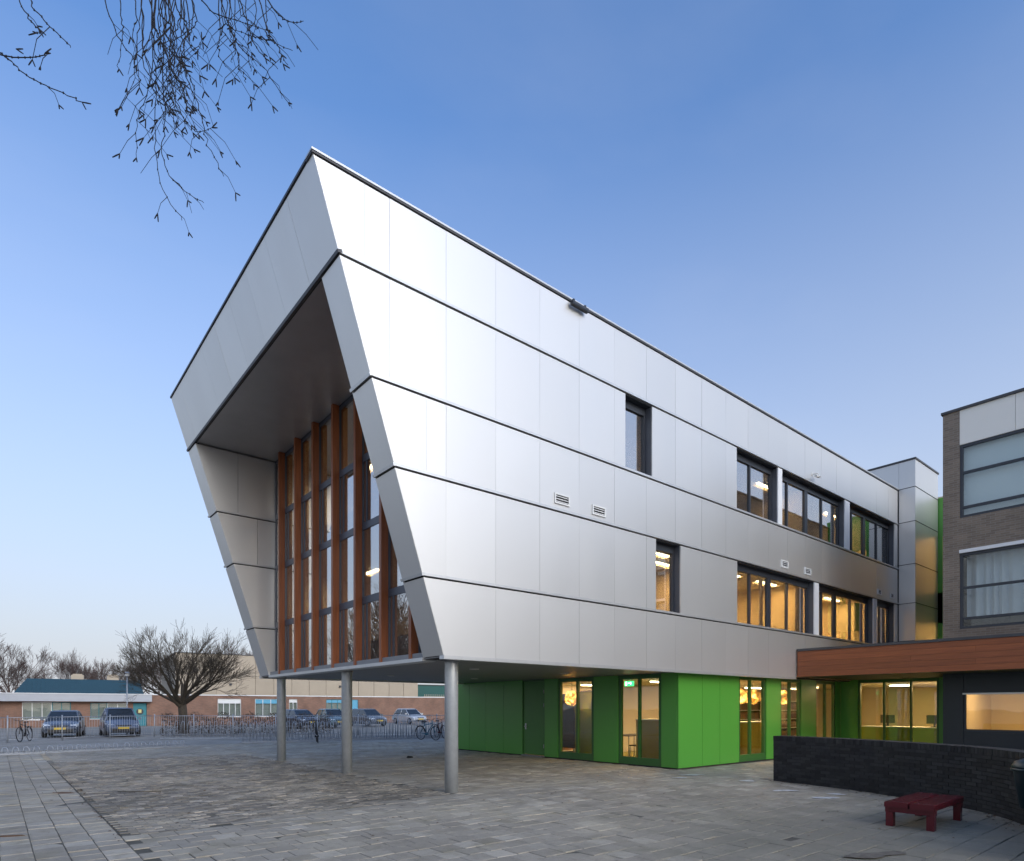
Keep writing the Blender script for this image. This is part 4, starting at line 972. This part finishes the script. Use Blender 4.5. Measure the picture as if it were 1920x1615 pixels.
lb('door_glass', M_FRAME, dr, lambda b: b.tube([(9.62, .10, 1.25), (9.62, .09, 1.25)], .28, 20))
lb('door_notice', mat('yellow_paper', (.62, .58, .25), .7), dr, lambda b: b.box(9.50, 9.74, .075, .085, 1.15, 1.45))
dr = lb('door', M_SKYB, low, lambda b: b.box(28.32, 29.48, .10, .15, 0, 2.43))
lb('handle', M_GALV, dr, lambda b: b.box(28.42, 28.46, .05, .10, 1.0, 1.2))
M_BEIGE = mat('beige_cladding', (.40, .335, .25), .6, var=.08, namt=.15, nscale=1)
for x in (4.6, 7.2): lb('roof_unit', M_BEIGE, low, lambda b: b.box(x, x+.9, 2.2, 3.0, 4.0, 4.45).box(x+.1, x+.8, 2.3, 2.9, 4.45, 4.55))
hall = thing('sports_hall', 'tall windowless beige sports hall rising behind the low brick school', 'building', AO, AN)
lb('core', M_BEIGE, hall, lambda b: b.box(13.6, 41.9, 12.1, 30, 0, 7.4))
for i in range(14):
    x = 13.5+i*2.035
    o_ = random.uniform(0, .03)
    lb('panel', M_BEIGE, hall, lambda b: b.box(x+.02, x+2.015, 12.0-o_, 12.09, 2.5, 7.5))
lb('coping', M_COPE, hall, lambda b: b.box(13.45, 42.05, 11.93, 30, 7.505, 7.58))
for x in (19.0, 31.5): lb('wall_lamp', M_FRAME, hall, lambda b: b.tube([(x, 11.99, 4.2), (x, 11.80, 4.2)], .14, 12))
th = thing('teal_shed', 'dark teal flat-roofed block behind the orange brick wall under the overhang', 'building', AO, AN)
lb('walls', mat('teal_cladding', (.010, .085, .075), .6, namt=.2), th, lambda b: b.box(42.1, 54, 13, 22, 0, 4.6))
lb('coping', M_COPE, th, lambda b: b.box(42.06, 54.1, 12.9, 22, 4.605, 4.7))
def comb(b):
    for i in range(32): x = 42.5+i*.3; b.box(x, x+.06, 11.0, 11.05, 2.7, 3.35)
    b.box(42.4, 52.2, 11.06, 11.09, 3.0, 3.06)
t = thing('roof_railing', 'pale spiked railing on the flat roof in front of the teal block', 'railing', AO, AN)
lb('bars', M_BEIGE, t, comb)

# ------------------------------------------------------------------ trees
def grow(b, rnd, p, d, L, r, lvl, spread, up, kids, seg=3, minr=.006):
    pts = [p]; rad = [r]; cur = Vector(p); dv = Vector(d).normalized()
    for i in range(seg):
        dv = (dv + Vector((rnd.gauss(0, .10), rnd.gauss(0, .10), rnd.gauss(0, .07)+up)))
        dv.normalize(); cur = cur + dv*(L/seg); pts.append(tuple(cur)); rad.append(max(minr, r*(1-.42*(i+1)/seg)))
    b.tube(pts, rad, 7 if r > .06 else (5 if r > .02 else 3), caps=False)
    if lvl <= 0: return
    n = kids[min(lvl, len(kids)-1)]
    for k in range(n):
        t = 1.0 if k == 0 else rnd.uniform(.35, 1.0); i = min(seg-1, int(t*seg)); f = t*seg-i
        q = Vector(pts[i]).lerp(Vector(pts[i+1]), f); rr = rad[i]+(rad[i+1]-rad[i])*f
        ax = dv.orthogonal().normalized(); ax.rotate(Matrix.Rotation(rnd.uniform(0, 6.283), 3, dv))
        nd = dv.copy(); nd.rotate(Matrix.Rotation(rnd.uniform(.4, 1.0)*spread*(0.5 if k == 0 else 1), 3, ax))
        grow(b, rnd, tuple(q), nd, L*rnd.uniform(.62, .82), max(minr, rr*(.80 if k == 0 else rnd.uniform(.5, .68))), lvl-1, spread, up, kids, seg, minr)
def tree_mesh(seed, H, trunk, r, lvl, spread, up, kids, nlimb, tilt, minr, limbL):
    rnd = random.Random(seed); tr = MB(); cr = MB()
    pts = [(0, 0, -.1), (rnd.gauss(0, .05), rnd.gauss(0, .05), trunk*.5), (rnd.gauss(0, .08), rnd.gauss(0, .08), trunk)]
    tr.tube(pts, [r*1.25, r, r*.92], 10)
    top = pts[-1]
    for k in range(nlimb):
        a = 6.283*k/nlimb+rnd.uniform(-.3, .3); tl = tilt*rnd.uniform(.55, 1.15) if k else .12
        z = trunk*rnd.uniform(.78, 1.0)
        d = (math.cos(a)*math.sin(tl), math.sin(a)*math.sin(tl), math.cos(tl))
        grow(cr, rnd, (top[0]*.9, top[1]*.9, z-.05), d, limbL*rnd.uniform(.8, 1.15), r*rnd.uniform(.45, .62), lvl, spread, up, kids, 3, minr)
    return tr, cr
def put_tree(meshes, name, label, loc, sc, rz, m, group):
    t = thing(name, label, 'tree', loc, rz, group); t.scale = sc
    for n, me in zip(('trunk', 'crown'), meshes):
        o = bpy.data.objects.new(n, me); COL.objects.link(o); o.parent = t
    return t
tr, cr = tree_mesh(3, 7, 1.75, .235, 5, .58, .045, [0, 3, 4, 4, 4, 3], 9, 1.16, .0055, 1.85)
bt = (tr.mesh('trunk', M_BARK), cr.mesh('crown', M_BARK))
tl = cam(-20.9, 40)
put_tree(bt, 'bare_tree', 'broad bare tree with thick short trunk and dense fanning branches left of the silver block', (tl[0], tl[1], 0), (1.13, 1.13, 1.10), .4, M_BARK, None)
bgm = []
for sd_ in (11, 23, 37):
    tr, cr = tree_mesh(sd_, 10, 2.4, .22, 5, .55, .06, [0, 3, 3, 4, 3, 3], 7, .75, .010, 2.6)
    bgm.append((tr.mesh('trunk', M_BARK2), cr.mesh('crown', M_BARK2)))
BT = [(-55, 72, 1.05, 'bare brown tree at the far left edge of the picture'), (22, 74, 1.0, 'tall bare brown tree rising behind the left end of the blue roof'), (112, 86, .88, 'first bare tree right of the gap above the blue roof'),
      (160, 90, .92, 'second bare tree above the middle of the blue roof'), (205, 94, .92, 'bare tree above the right half of the blue roof'), (250, 96, .95, 'bare tree showing just left of the broad dark tree'),
      (300, 99, 1.0, 'far bare tree hidden partly by the crown of the broad dark tree'), (350, 108, 1.1, 'far bare tree behind the middle of the broad dark tree'), (430, 112, 1.25, 'far bare tree topping the beige hall behind the broad tree'), (470, 116, 1.3, 'far bare tree touching the lower left edge of the silver block')]
for i, (px, d, s_, lab) in enumerate(BT):
    p = cam((px-960)/1177*d, d)
    put_tree(bgm[i % 3], 'bare_tree', lab, (p[0], p[1], 0), (s_*1.05, s_*1.05, s_), i*1.7, M_BARK2, 'bare trees on the skyline')
# trees standing left of the picture, seen in the glass of the slanted front
for i, (x, y, s_) in enumerate(((-6.5, 36, .95), (-13, 47, 1.1), (-4, 52, .85), (-20, 60, 1.2))):
    put_tree(bgm[(i+1) % 3], 'bare_tree', ['nearest', 'second', 'third', 'farthest'][i]+' bare tree left of the yard, mirrored in the front glazing', (x, y, 0), (s_, s_, s_), i*2.1, M_BARK2, 'trees mirrored in the glazing')

# ------------------------------------------------------------------ hanging birch at the upper left
birch = thing('birch_tree', 'birch whose thin dark twigs with catkins hang into the upper left sky', 'tree', (*cam(-5.4, 2.2)[:2], 0))
rnd = random.Random(5)
def cp(lat, d, z): return cam(lat, d, z)
b = MB(); b.tube([cp(-5.4, 2.2, -.05), cp(-5.35, 2.25, 3), cp(-5.3, 2.3, 6), cp(-5.1, 2.5, 9), cp(-4.9, 2.7, 11)], [.19, .16, .13, .09, .05], 12); b.build('trunk', M_BIRCH, birch)
b = MB()
b.tube([cp(-5.15, 2.5, 8.3), cp(-4.2, 3.3, 8.9), cp(-3.2, 4.1, 8.7), cp(-2.5, 4.5, 8.0), cp(-2.2, 4.6, 7.3)], [.06, .045, .03, .018, .008], 7)
b.tube([cp(-3.2, 4.1, 8.7), cp(-2.5, 4.4, 8.75), cp(-1.9, 4.6, 8.2), cp(-1.6, 4.6, 7.4)], [.03, .02, .012, .006], 6)
b.tube([cp(-5.2, 2.45, 7.7), cp(-4.6, 3.4, 7.9), cp(-4.1, 4.2, 7.5), cp(-3.75, 4.5, 6.6)], [.05, .03, .016, .006], 6)
b.build('limb', M_BARK, birch)
D = 4.5; K = D/1177
def at(px, py, dd=0.0):
    py = py*.94
    return cam((px-960)*K*(D+dd)/D, D+dd, EYE+(1326.2-py)*K*(D+dd)/D)
def catkins(b, p, d):
    for s_ in (-1, 1):
        a = math.atan2(d[1], d[0])+s_*rnd.uniform(.08, .62); l = rnd.uniform(7, 18)
        e = (p[0]+math.cos(a)*l, p[1]+math.sin(a)*l)
        b.tube([at(*p), at((p[0]+e[0])/2, (p[1]+e[1])/2), at(*e)], [.0035, .0048, .0035], 5)
def strand(b, pts, r0, r1, twigs, dd):
    """pts: (across, down) waypoints in units of 1/1177 of the distance; thin hanging twig with side twigs"""
    P = catmull(pts, 6); k = len(P); Q = []
    for i, p in enumerate(P):
        j = rnd.gauss(0, 1.7); Q.append((p[0]+j, p[1]))
    b.tube([at(q[0], q[1], dd) for q in Q], [r0+(r1-r0)*i/(k-1) for i in range(k)], 4)
    for i in range(2, k-1, 2): b.tube([at(Q[i][0], Q[i][1]-1.6, dd), at(Q[i][0], Q[i][1]+1.6, dd)], r1*2.1, 4)   # buds
    for n in range(twigs):
        i = rnd.randrange(int(k*.25), k-1); p = Q[i]; side = rnd.choice((-1, 1, 1)); l = rnd.uniform(28, 80)
        m_ = (p[0]+side*l*.35, p[1]+l*.35); e = (p[0]+side*l*rnd.uniform(.45, .75), p[1]+l*rnd.uniform(.7, 1.0))
        b.tube([at(*p, dd), at(*m_, dd), at(*e, dd)], [r1*1.1, r1*.95, r1*.8], 3)
        if rnd.random() < .62: catkins(b, e, (e[0]-m_[0], e[1]-m_[1]))
    if rnd.random() < .5: catkins(b, Q[-1], (Q[-1][0]-Q[-3][0], Q[-1][1]-Q[-3][1]))
tw = MB()
main = [[(300, -60), (288, 60), (292, 170), (290, 280), (300, 365), (340, 440)], [(310, -60), (305, 120), (308, 240), (306, 320), (340, 375), (382, 405)], [(330, -60), (322, 60), (345, 140), (375, 220), (390, 290), (420, 352)],
        [(280, -60), (285, 100), (276, 190), (258, 240), (257, 315)], [(320, -60), (318, 110), (330, 200), (362, 260), (400, 255)], [(190, -20), (215, 60), (250, 118), (262, 175)], [(225, -20), (228, 40), (230, 80), (218, 138)],
        [(405, -40), (425, 40), (455, 100), (490, 130), (540, 205)], [(480, -30), (500, 55), (520, 90), (540, 130)], [(440, -30), (462, 40), (480, 95), (523, 138)], [(490, -20), (520, 30), (550, 45), (570, 42)], [(410, -30), (412, 70), (408, 100), (424, 134)],
        [(430, -30), (432, 60), (450, 130), (462, 165)], [(360, -40), (395, 20), (440, 40), (500, 60)], [(345, -40), (350, 60), (362, 100), (380, 80)], [(250, -30), (255, 40), (250, 60), (262, 172)]]
for k, pts in enumerate(main): strand(tw, pts, .0046, .0021, 5 if k < 5 else 3, rnd.uniform(-.25, .3))
for n in range(23):
    x0 = rnd.gauss(303, 22); x1 = x0+rnd.gauss(6, 26); y1 = rnd.uniform(90, 285)
    strand(tw, [(x0, -60), (x0+rnd.gauss(0, 12), y1*.2), (x0+rnd.gauss(0, 11), y1*.48), (x1, y1*.76), (x1+rnd.gauss(12, 18), y1)], .0048, .0018, 3, rnd.uniform(-.4, .4))
for n in range(9):
    x0 = rnd.uniform(380, 500); y1 = rnd.uniform(60, 150)
    strand(tw, [(x0, -50), (x0+rnd.gauss(4, 6), y1*.4), (x0+rnd.gauss(14, 10), y1*.75), (x0+rnd.gauss(28, 16), y1)], .0036, .0019, 2, rnd.uniform(-.4, .4))
for pts in ([(28, -20), (50, 30), (75, 62), (70, 66)], [(52, -20), (66, 20), (100, 60), (135, 95)], [(-30, 95), (10, 112), (45, 115), (78, 112), (90, 104)], [(-20, 90), (15, 118), (50, 150), (95, 175), (153, 204)]):
    strand(tw, pts, .0046, .0028, 1, 0)
catkins(tw, (84, 107), (1, -.3)); catkins(tw, (70, 52), (.7, .7)); catkins(tw, (30, 98), (1, .1))
tw.build('twigs', M_TWIG, birch, kind='stuff')

# ------------------------------------------------------------------ fence, hedge, racks, lamp post
M_FENCE = mat('grey_metal', (.36, .38, .41), .5, .4, namt=.2)
def fence(label, P):
    f = thing('metal_fence', label, 'fence', (P[0][0], P[0][1], 0))
    for (a, c) in zip(P[:-1], P[1:]):
        a, c = Vector((*a, 0)), Vector((*c, 0)); L_ = (c-a).length; n = max(1, round(L_/2.5)); u = (c-a)/L_
        for i in range(n):
            p = a+u*(L_*i/n); q = a+u*(L_*(i+1)/n)
            b = MB(); b.tube([p, p+Vector((0, 0, 1.26))], .033, 8); b.build('post', M_FENCE, f)
            b = MB(); b.tube([p+Vector((0, 0, 1.16)), q+Vector((0, 0, 1.16))], .018, 5); b.build('rail', M_FENCE, f)
            b = MB(); b.tube([p+Vector((0, 0, .12)), q+Vector((0, 0, .12))], .018, 5); b.build('rail', M_FENCE, f)
            b = MB(); m_ = int((q-p).length/.125)
            for j in range(1, m_): x = p.lerp(q, j/m_); b.tube([x+Vector((0, 0, .10)), x+Vector((0, 0, 1.19))], .009, 4)
            b.build('bars', M_FENCE, f, kind='stuff')
fence('grey bar fence in front of the parked cars at the far left', [(-6.0, 34.8), (.5, 37.55), (6.9, 40.2)])
fence('grey bar fence running behind the bicycle racks and under the overhang', [(7.0, 40.15), (10.4, 37.3), (20.4, 31.75), (27, 28.1)])
def rack(p, u, n, h, sp, label, group):
    t = thing('bicycle_rack', label, 'bicycle rack', (p[0], p[1], 0), math.atan2(u[1], u[0]), group)
    lb('base_rail', M_FENCE, t, lambda b: b.box(-.05, n*sp, -.03, .03, .0, .05).box(-.05, n*sp, .45, .51, .0, .05))
    hm = MB(); hm.tube([(0, 0, .04), (0, .02, h*.75), (.03, .06, h*.97), (.08, .10, h), (.13, .06, h*.97), (.16, .02, h*.75), (.16, 0, .04)], .014, 5)
    h2 = MB(); h2.tube([(.03, .48, .04), (.03, .42, h*.45), (.13, .42, h*.45), (.13, .48, .04)], .011, 4)
    me = hm.mesh('hoop', M_FENCE); me2 = h2.mesh('wheel_holder', M_FENCE)
    for i in range(n): inst(me, 'hoop', t, (i*sp, 0, 0)); inst(me2, 'wheel_holder', t, (i*sp, 0, 0))
def rack_row(a, c, k, n, h, sp, words, group):
    a, c = Vector(a), Vector(c); u = (c-a).normalized(); L_ = (c-a).length
    for i in range(k):
        p = a+u*(L_*i/k); rack(p, u, n, h, sp, words[i], group)
ORD = ['first', 'second', 'third', 'fourth', 'fifth', 'sixth', 'seventh', 'eighth']
rack_row((-3.4, 26.9), (6.4, 29.0), 4, 8, .26, .30, [f'{o} low grey bicycle rack from the left, nearest to the yard' for o in ORD], 'low bicycle racks')
rack_row((6.75, 37.0), (12.4, 32.6), 3, 7, .92, .34, [f'{o} tall bicycle rack from the left, close to fence and bare tree' for o in ORD], 'tall bicycle racks near the fence')
rack_row((8.9, 30.3), (19.6, 28.3), 5, 7, .92, .30, [f'{o} tall bicycle rack from the left in the long row between the columns' for o in ORD], 'tall bicycle racks between the columns')
rack_row((12.6, 31.9), (22.0, 30.0), 4, 7, .92, .33, [f'{o} bicycle rack from the left in the rearmost row under the overhang' for o in ORD], 'rear bicycle racks')
hd = MB(); rnd = random.Random(9)
for i in range(5200):
    s_ = rnd.random(); x = 7.6+s_*8.5; y = 41.6-s_*4.6+rnd.uniform(-.45, .45); z = rnd.uniform(0, 1.35)*(.85+.15*math.sin(s_*40)); a = rnd.uniform(0, 6.28); l = rnd.uniform(.05, .14)
    p = Vector((x, y, z)); d = Vector((math.cos(a)*.7, math.sin(a)*.7, rnd.uniform(-.2, 1))).normalized(); q = d.orthogonal().normalized()*rnd.uniform(.012, .04)
    hd.quad([p-q, p+q, p+d*l+q*.4, p+d*l-q*.4])
hd.build_at('hedge', mat('brown_hedge', (.075, .048, .035), .9, namt=.6, nscale=9, col2=(.03, .03, .015)), (12, 39, 0), label='low brown winter hedge behind the fence below the broad bare tree', cat='hedge')
lp = cam(-23.3, 38)
post = thing('lamp_post', 'slim lamp post with a small white lantern left of the broad bare tree', 'lamp post', (lp[0], lp[1], 0))
b = MB(); b.tube([(lp[0], lp[1], -.02), (lp[0], lp[1], 3.5)], [.05, .04], 10); b.build('pole', M_FENCE, post)
b = MB(); b.lathe((lp[0], lp[1], 3.5), [(.05, 0), (.12, .04), (.13, .14), (.06, .2)], 14); b.build('lantern', M_WHITE, post)
b = MB(); b.lathe((lp[0], lp[1], 3.7), [(.17, 0), (.10, .06), (.02, .09)], 14); b.build('cap', M_FENCE, post)
b = MB(); b.box(lp[0]-.35, lp[0]+.02, lp[1]-.075, lp[1]-.055, 1.25, 1.55); b.build('sign_plate', M_WHITE, post)

# ------------------------------------------------------------------ cars
M_TYRE = mat('tyre_rubber', (.012, .012, .013), .8); M_RIM = mat('alloy_rim', (.45, .46, .48), .35, .8)
M_CARGL = mat('car_glass', (.02, .025, .03), .05, 0, spec=.9); M_LAMP = mat('lamp_lens', (.65, .68, .70), .1, .3); M_TAIL = mat('tail_lens', (.30, .01, .01), .2)
M_PLATE = mat('yellow_plate', (.62, .42, .04), .5); M_BLACKP = mat('black_plastic', (.015, .015, .017), .5)
def car(name, label, loc, rz, col, tall=0.0, long=0.0, group='parked cars'):
    t = thing(name, label, 'car', loc, rz, group)
    pm = mat('car_paint_%g_%g_%g' % col, col, .22, .35, namt=.05, spec=.6)
    h = 1.46+tall; q = long
    st = [(-2.02-q, .66, .40, .80), (-1.98-q, .78, .28, .92), (-1.35-q, .855, .20, .95), (-.2, .865, .19, .94), (.85, .86, .19, .91+tall*.3), (1.25, .85, .20, .86+tall*.25), (1.72, .80, .22, .74+tall*.2), (1.95, .72, .26, .64+tall*.1), (2.04, .60, .34, .56)]
    b = MB(); rings = []
    for (x, w_, zl, zt) in st:
        pr = [(-w_*.90, zl), (-w_, zl+.14), (-w_*1.0, zt-.16), (-w_*.95, zt-.03), (-w_*.55, zt+.02), (0, zt+.035), (w_*.55, zt+.02), (w_*.95, zt-.03), (w_*1.0, zt-.16), (w_, zl+.14), (w_*.90, zl)]
        rings.append([(x, y, z) for y, z in pr])
    for A, B in zip(rings[:-1], rings[1:]):
        k = len(A)
        for i in range(k): b.quad([A[i], A[(i+1) % k], B[(i+1) % k], B[i]][::-1], smooth=True)
    b.quad(rings[0]); b.quad(rings[-1][::-1])
    me = b.mesh('body', pm); body = bpy.data.objects.new('body', me); COL.objects.link(body); body.parent = t
    lo = [(-1.80-q, -.76), (1.05, -.76), (1.05, .76), (-1.80-q, .76)]; hi = [(-1.42-q, -.56), (.22, -.58), (.22, .58), (-1.42-q, .56)]
    zb, zt = .92+tall*.2, h-.05
    lb('windows', M_CARGL, t, lambda b: b.hexa([(x, y, zb-.05) for x, y in lo], [(x, y, zt) for x, y in hi]))
    def roof(b):
        for s_ in (0,):
            b.hexa([(hi[0][0]-.02, hi[0][1]-.02, zt-.01), (hi[1][0]+.04, hi[1][1]-.02, zt-.01), (hi[2][0]+.04, hi[2][1]+.02, zt-.01), (hi[3][0]-.02, hi[3][1]+.02, zt-.01)],
                   [(hi[0][0]+.06, hi[0][1]+.08, h+.01), (hi[1][0]-.15, hi[1][1]+.08, h), (hi[2][0]-.15, hi[2][1]-.08, h), (hi[3][0]+.06, hi[3][1]-.08, h+.01)])
        for k in range(4): b.tube([(lo[k][0], lo[k][1], zb-.04), (hi[k][0], hi[k][1], zt)], .035, 5)
        for sy in (-1, 1): b.tube([(-.45, sy*.775, zb-.03), (-.45, sy*.585, zt)], .035, 5)
    lb('roof', pm, t, roof)
    for sx in (-1.28-q*.8, 1.28):
        for sy in (-1, 1):
            wo_ = lb('wheel', M_TYRE, t, lambda b: b.tube([(sx, sy*.66, .31), (sx, sy*.70, .31), (sx, sy*.84, .31), (sx, sy*.875, .31)], [.27, .31, .31, .285], 20))
            lb('rim', M_RIM, wo_, lambda b: b.tube([(sx, sy*.84, .31), (sx, sy*.882, .31)], [.20, .19], 12))
    for sy in (-1, 1):
        lb('headlight', M_LAMP, t, lambda b: b.hexa([(1.80, sy*.44, .60), (2.0, sy*.44, .58), (1.90, sy*.74, .58), (1.70, sy*.79, .60)][::sy], [(1.72, sy*.44, .72), (1.92, sy*.44, .69), (1.84, sy*.70, .70), (1.55, sy*.815, .76)][::sy]))
        lb('tail_light', M_TAIL, t, lambda b: b.box(-2.03-q, -1.93-q, sy*.55, sy*.76, .68, .88))
        lb('mirror', pm, t, lambda b: b.box(.72, .86, sy*.86, sy*1.0, .93, 1.06))
    lb('grille', M_BLACKP, t, lambda b: b.box(1.96, 2.035, -.36, .36, .56, .66).box(1.98, 2.05, -.55, .55, .30, .44))
    lb('number_plate', M_PLATE, t, lambda b: b.box(2.045, 2.06, -.26, .26, .44, .55))
    lb('number_plate', M_PLATE, t, lambda b: b.box(-2.05-q, -2.02-q, -.26, .26, .55, .66))
    return t
face = math.atan2(-FW[1], -FW[0])
def park(px, d, dr_, *a, **k):
    p = cam((px-960)/1177*d, d); car(a[0], a[1], (p[0], p[1], 0), face+dr_, *a[2:], **k)
park(121, 35.5, .52, 'parked_car', 'blue-grey hatchback parked nose to the fence with a yellow number plate', (.11, .13, .17))
park(224, 36.5, .66, 'parked_car', 'blue-grey people carrier parked to the right of the hatchback behind the fence', (.15, .18, .25), .16, .1)
park(562, 50, .80, 'parked_car', 'dark blue car just right of the left steel column behind the racks', (.09, .11, .15))
park(622, 51, .62, 'parked_car', 'pale blue car beside the middle steel column behind the racks', (.12, .18, .20), .05)
park(690, 55, .75, 'parked_car', 'grey estate car right of the middle steel column', (.16, .17, .18), .05, .2)
park(768, 62, .72, 'parked_car', 'small white car in front of the orange brick wall', (.62, .62, .62), .04)

# ------------------------------------------------------------------ bicycles
def bicycle(label, loc, rz, col, lean=.08):
    t = thing('bicycle', label, 'bicycle', loc, rz, 'bicycles by the racks'); t.rotation_euler = (lean, 0, rz)
    cm = mat('bike_paint_%g_%g_%g' % col, col, .4, .2)
    for x in (-.53, .53):
        ring = [(x+.335*math.cos(6.2832*i/24), 0, .355+.335*math.sin(6.2832*i/24)) for i in range(25)]
        w_ = lb('wheel', M_TYRE, t, lambda b: b.tube(ring, .02, 6, caps=False))
        def sp(b):
            for i in range(12): a = 6.2832*i/12; b.tube([(x, 0, .355), (x+.33*math.cos(a), 0, .355+.33*math.sin(a))], .0035, 3)
            b.tube([(x, -.04, .355), (x, .04, .355)], .025, 8)
        lb('spokes', M_RIM, w_, sp)
    def fr(b):
        for p, q in (((-.53, 0, .355), (-.08, 0, .30)), ((-.53, 0, .355), (-.18, 0, .80)), ((-.08, 0, .30), (-.20, 0, .88)), ((-.08, 0, .30), (.36, 0, .78)), ((-.17, 0, .76), (.35, 0, .84)), ((.34, 0, .98), (.38, 0, .70)), ((.38, 0, .70), (.53, 0, .355))): b.tube([p, q], .02, 6)
        b.tube([(-.08, -.09, .30), (-.08, .09, .30)], .05, 8)
    lb('frame', cm, t, fr)
    lb('handlebar', M_BLACKP, t, lambda b: b.tube([(.18, -.28, 1.04), (.30, -.24, 1.06), (.34, 0, 1.0), (.30, .24, 1.06), (.18, .28, 1.04)], .014, 6))
    lb('saddle', M_BLACKP, t, lambda b: b.hexa([(-.34, -.08, .90), (-.05, -.02, .90), (-.05, .02, .90), (-.34, .08, .90)], [(-.33, -.07, .96), (-.06, -.015, .95), (-.06, .015, .95), (-.33, .07, .96)]))
    lb('carrier', M_BLACKP, t, lambda b: b.box(-.80, -.30, -.06, .06, .70, .72))
    lb('mudguard', M_BLACKP, t, lambda b: b.tube([(-.53+.37*math.cos(a/10), 0, .355+.37*math.sin(a/10)) for a in range(2, 31, 4)], .022, 5))
def bike_at(px, d, rz, *a):
    p = cam((px-960)/1177*d, d); bicycle(a[0], (p[0], p[1], 0), face+rz, *a[1:])
bike_at(47, 30.0, .30, 'dark bicycle parked in front of the fence left of the hatchback', (.02, .02, .025))
bike_at(595, 29.2, .35, 'black bicycle standing at the racks just left of the middle column', (.012, .012, .014))
bike_at(803, 31.5, .9, 'light blue bicycle at the racks left of the right column', (.05, .16, .22))
bike_at(826, 33.5, .5, 'dark red bicycle half hidden by the right column', (.10, .02, .02))
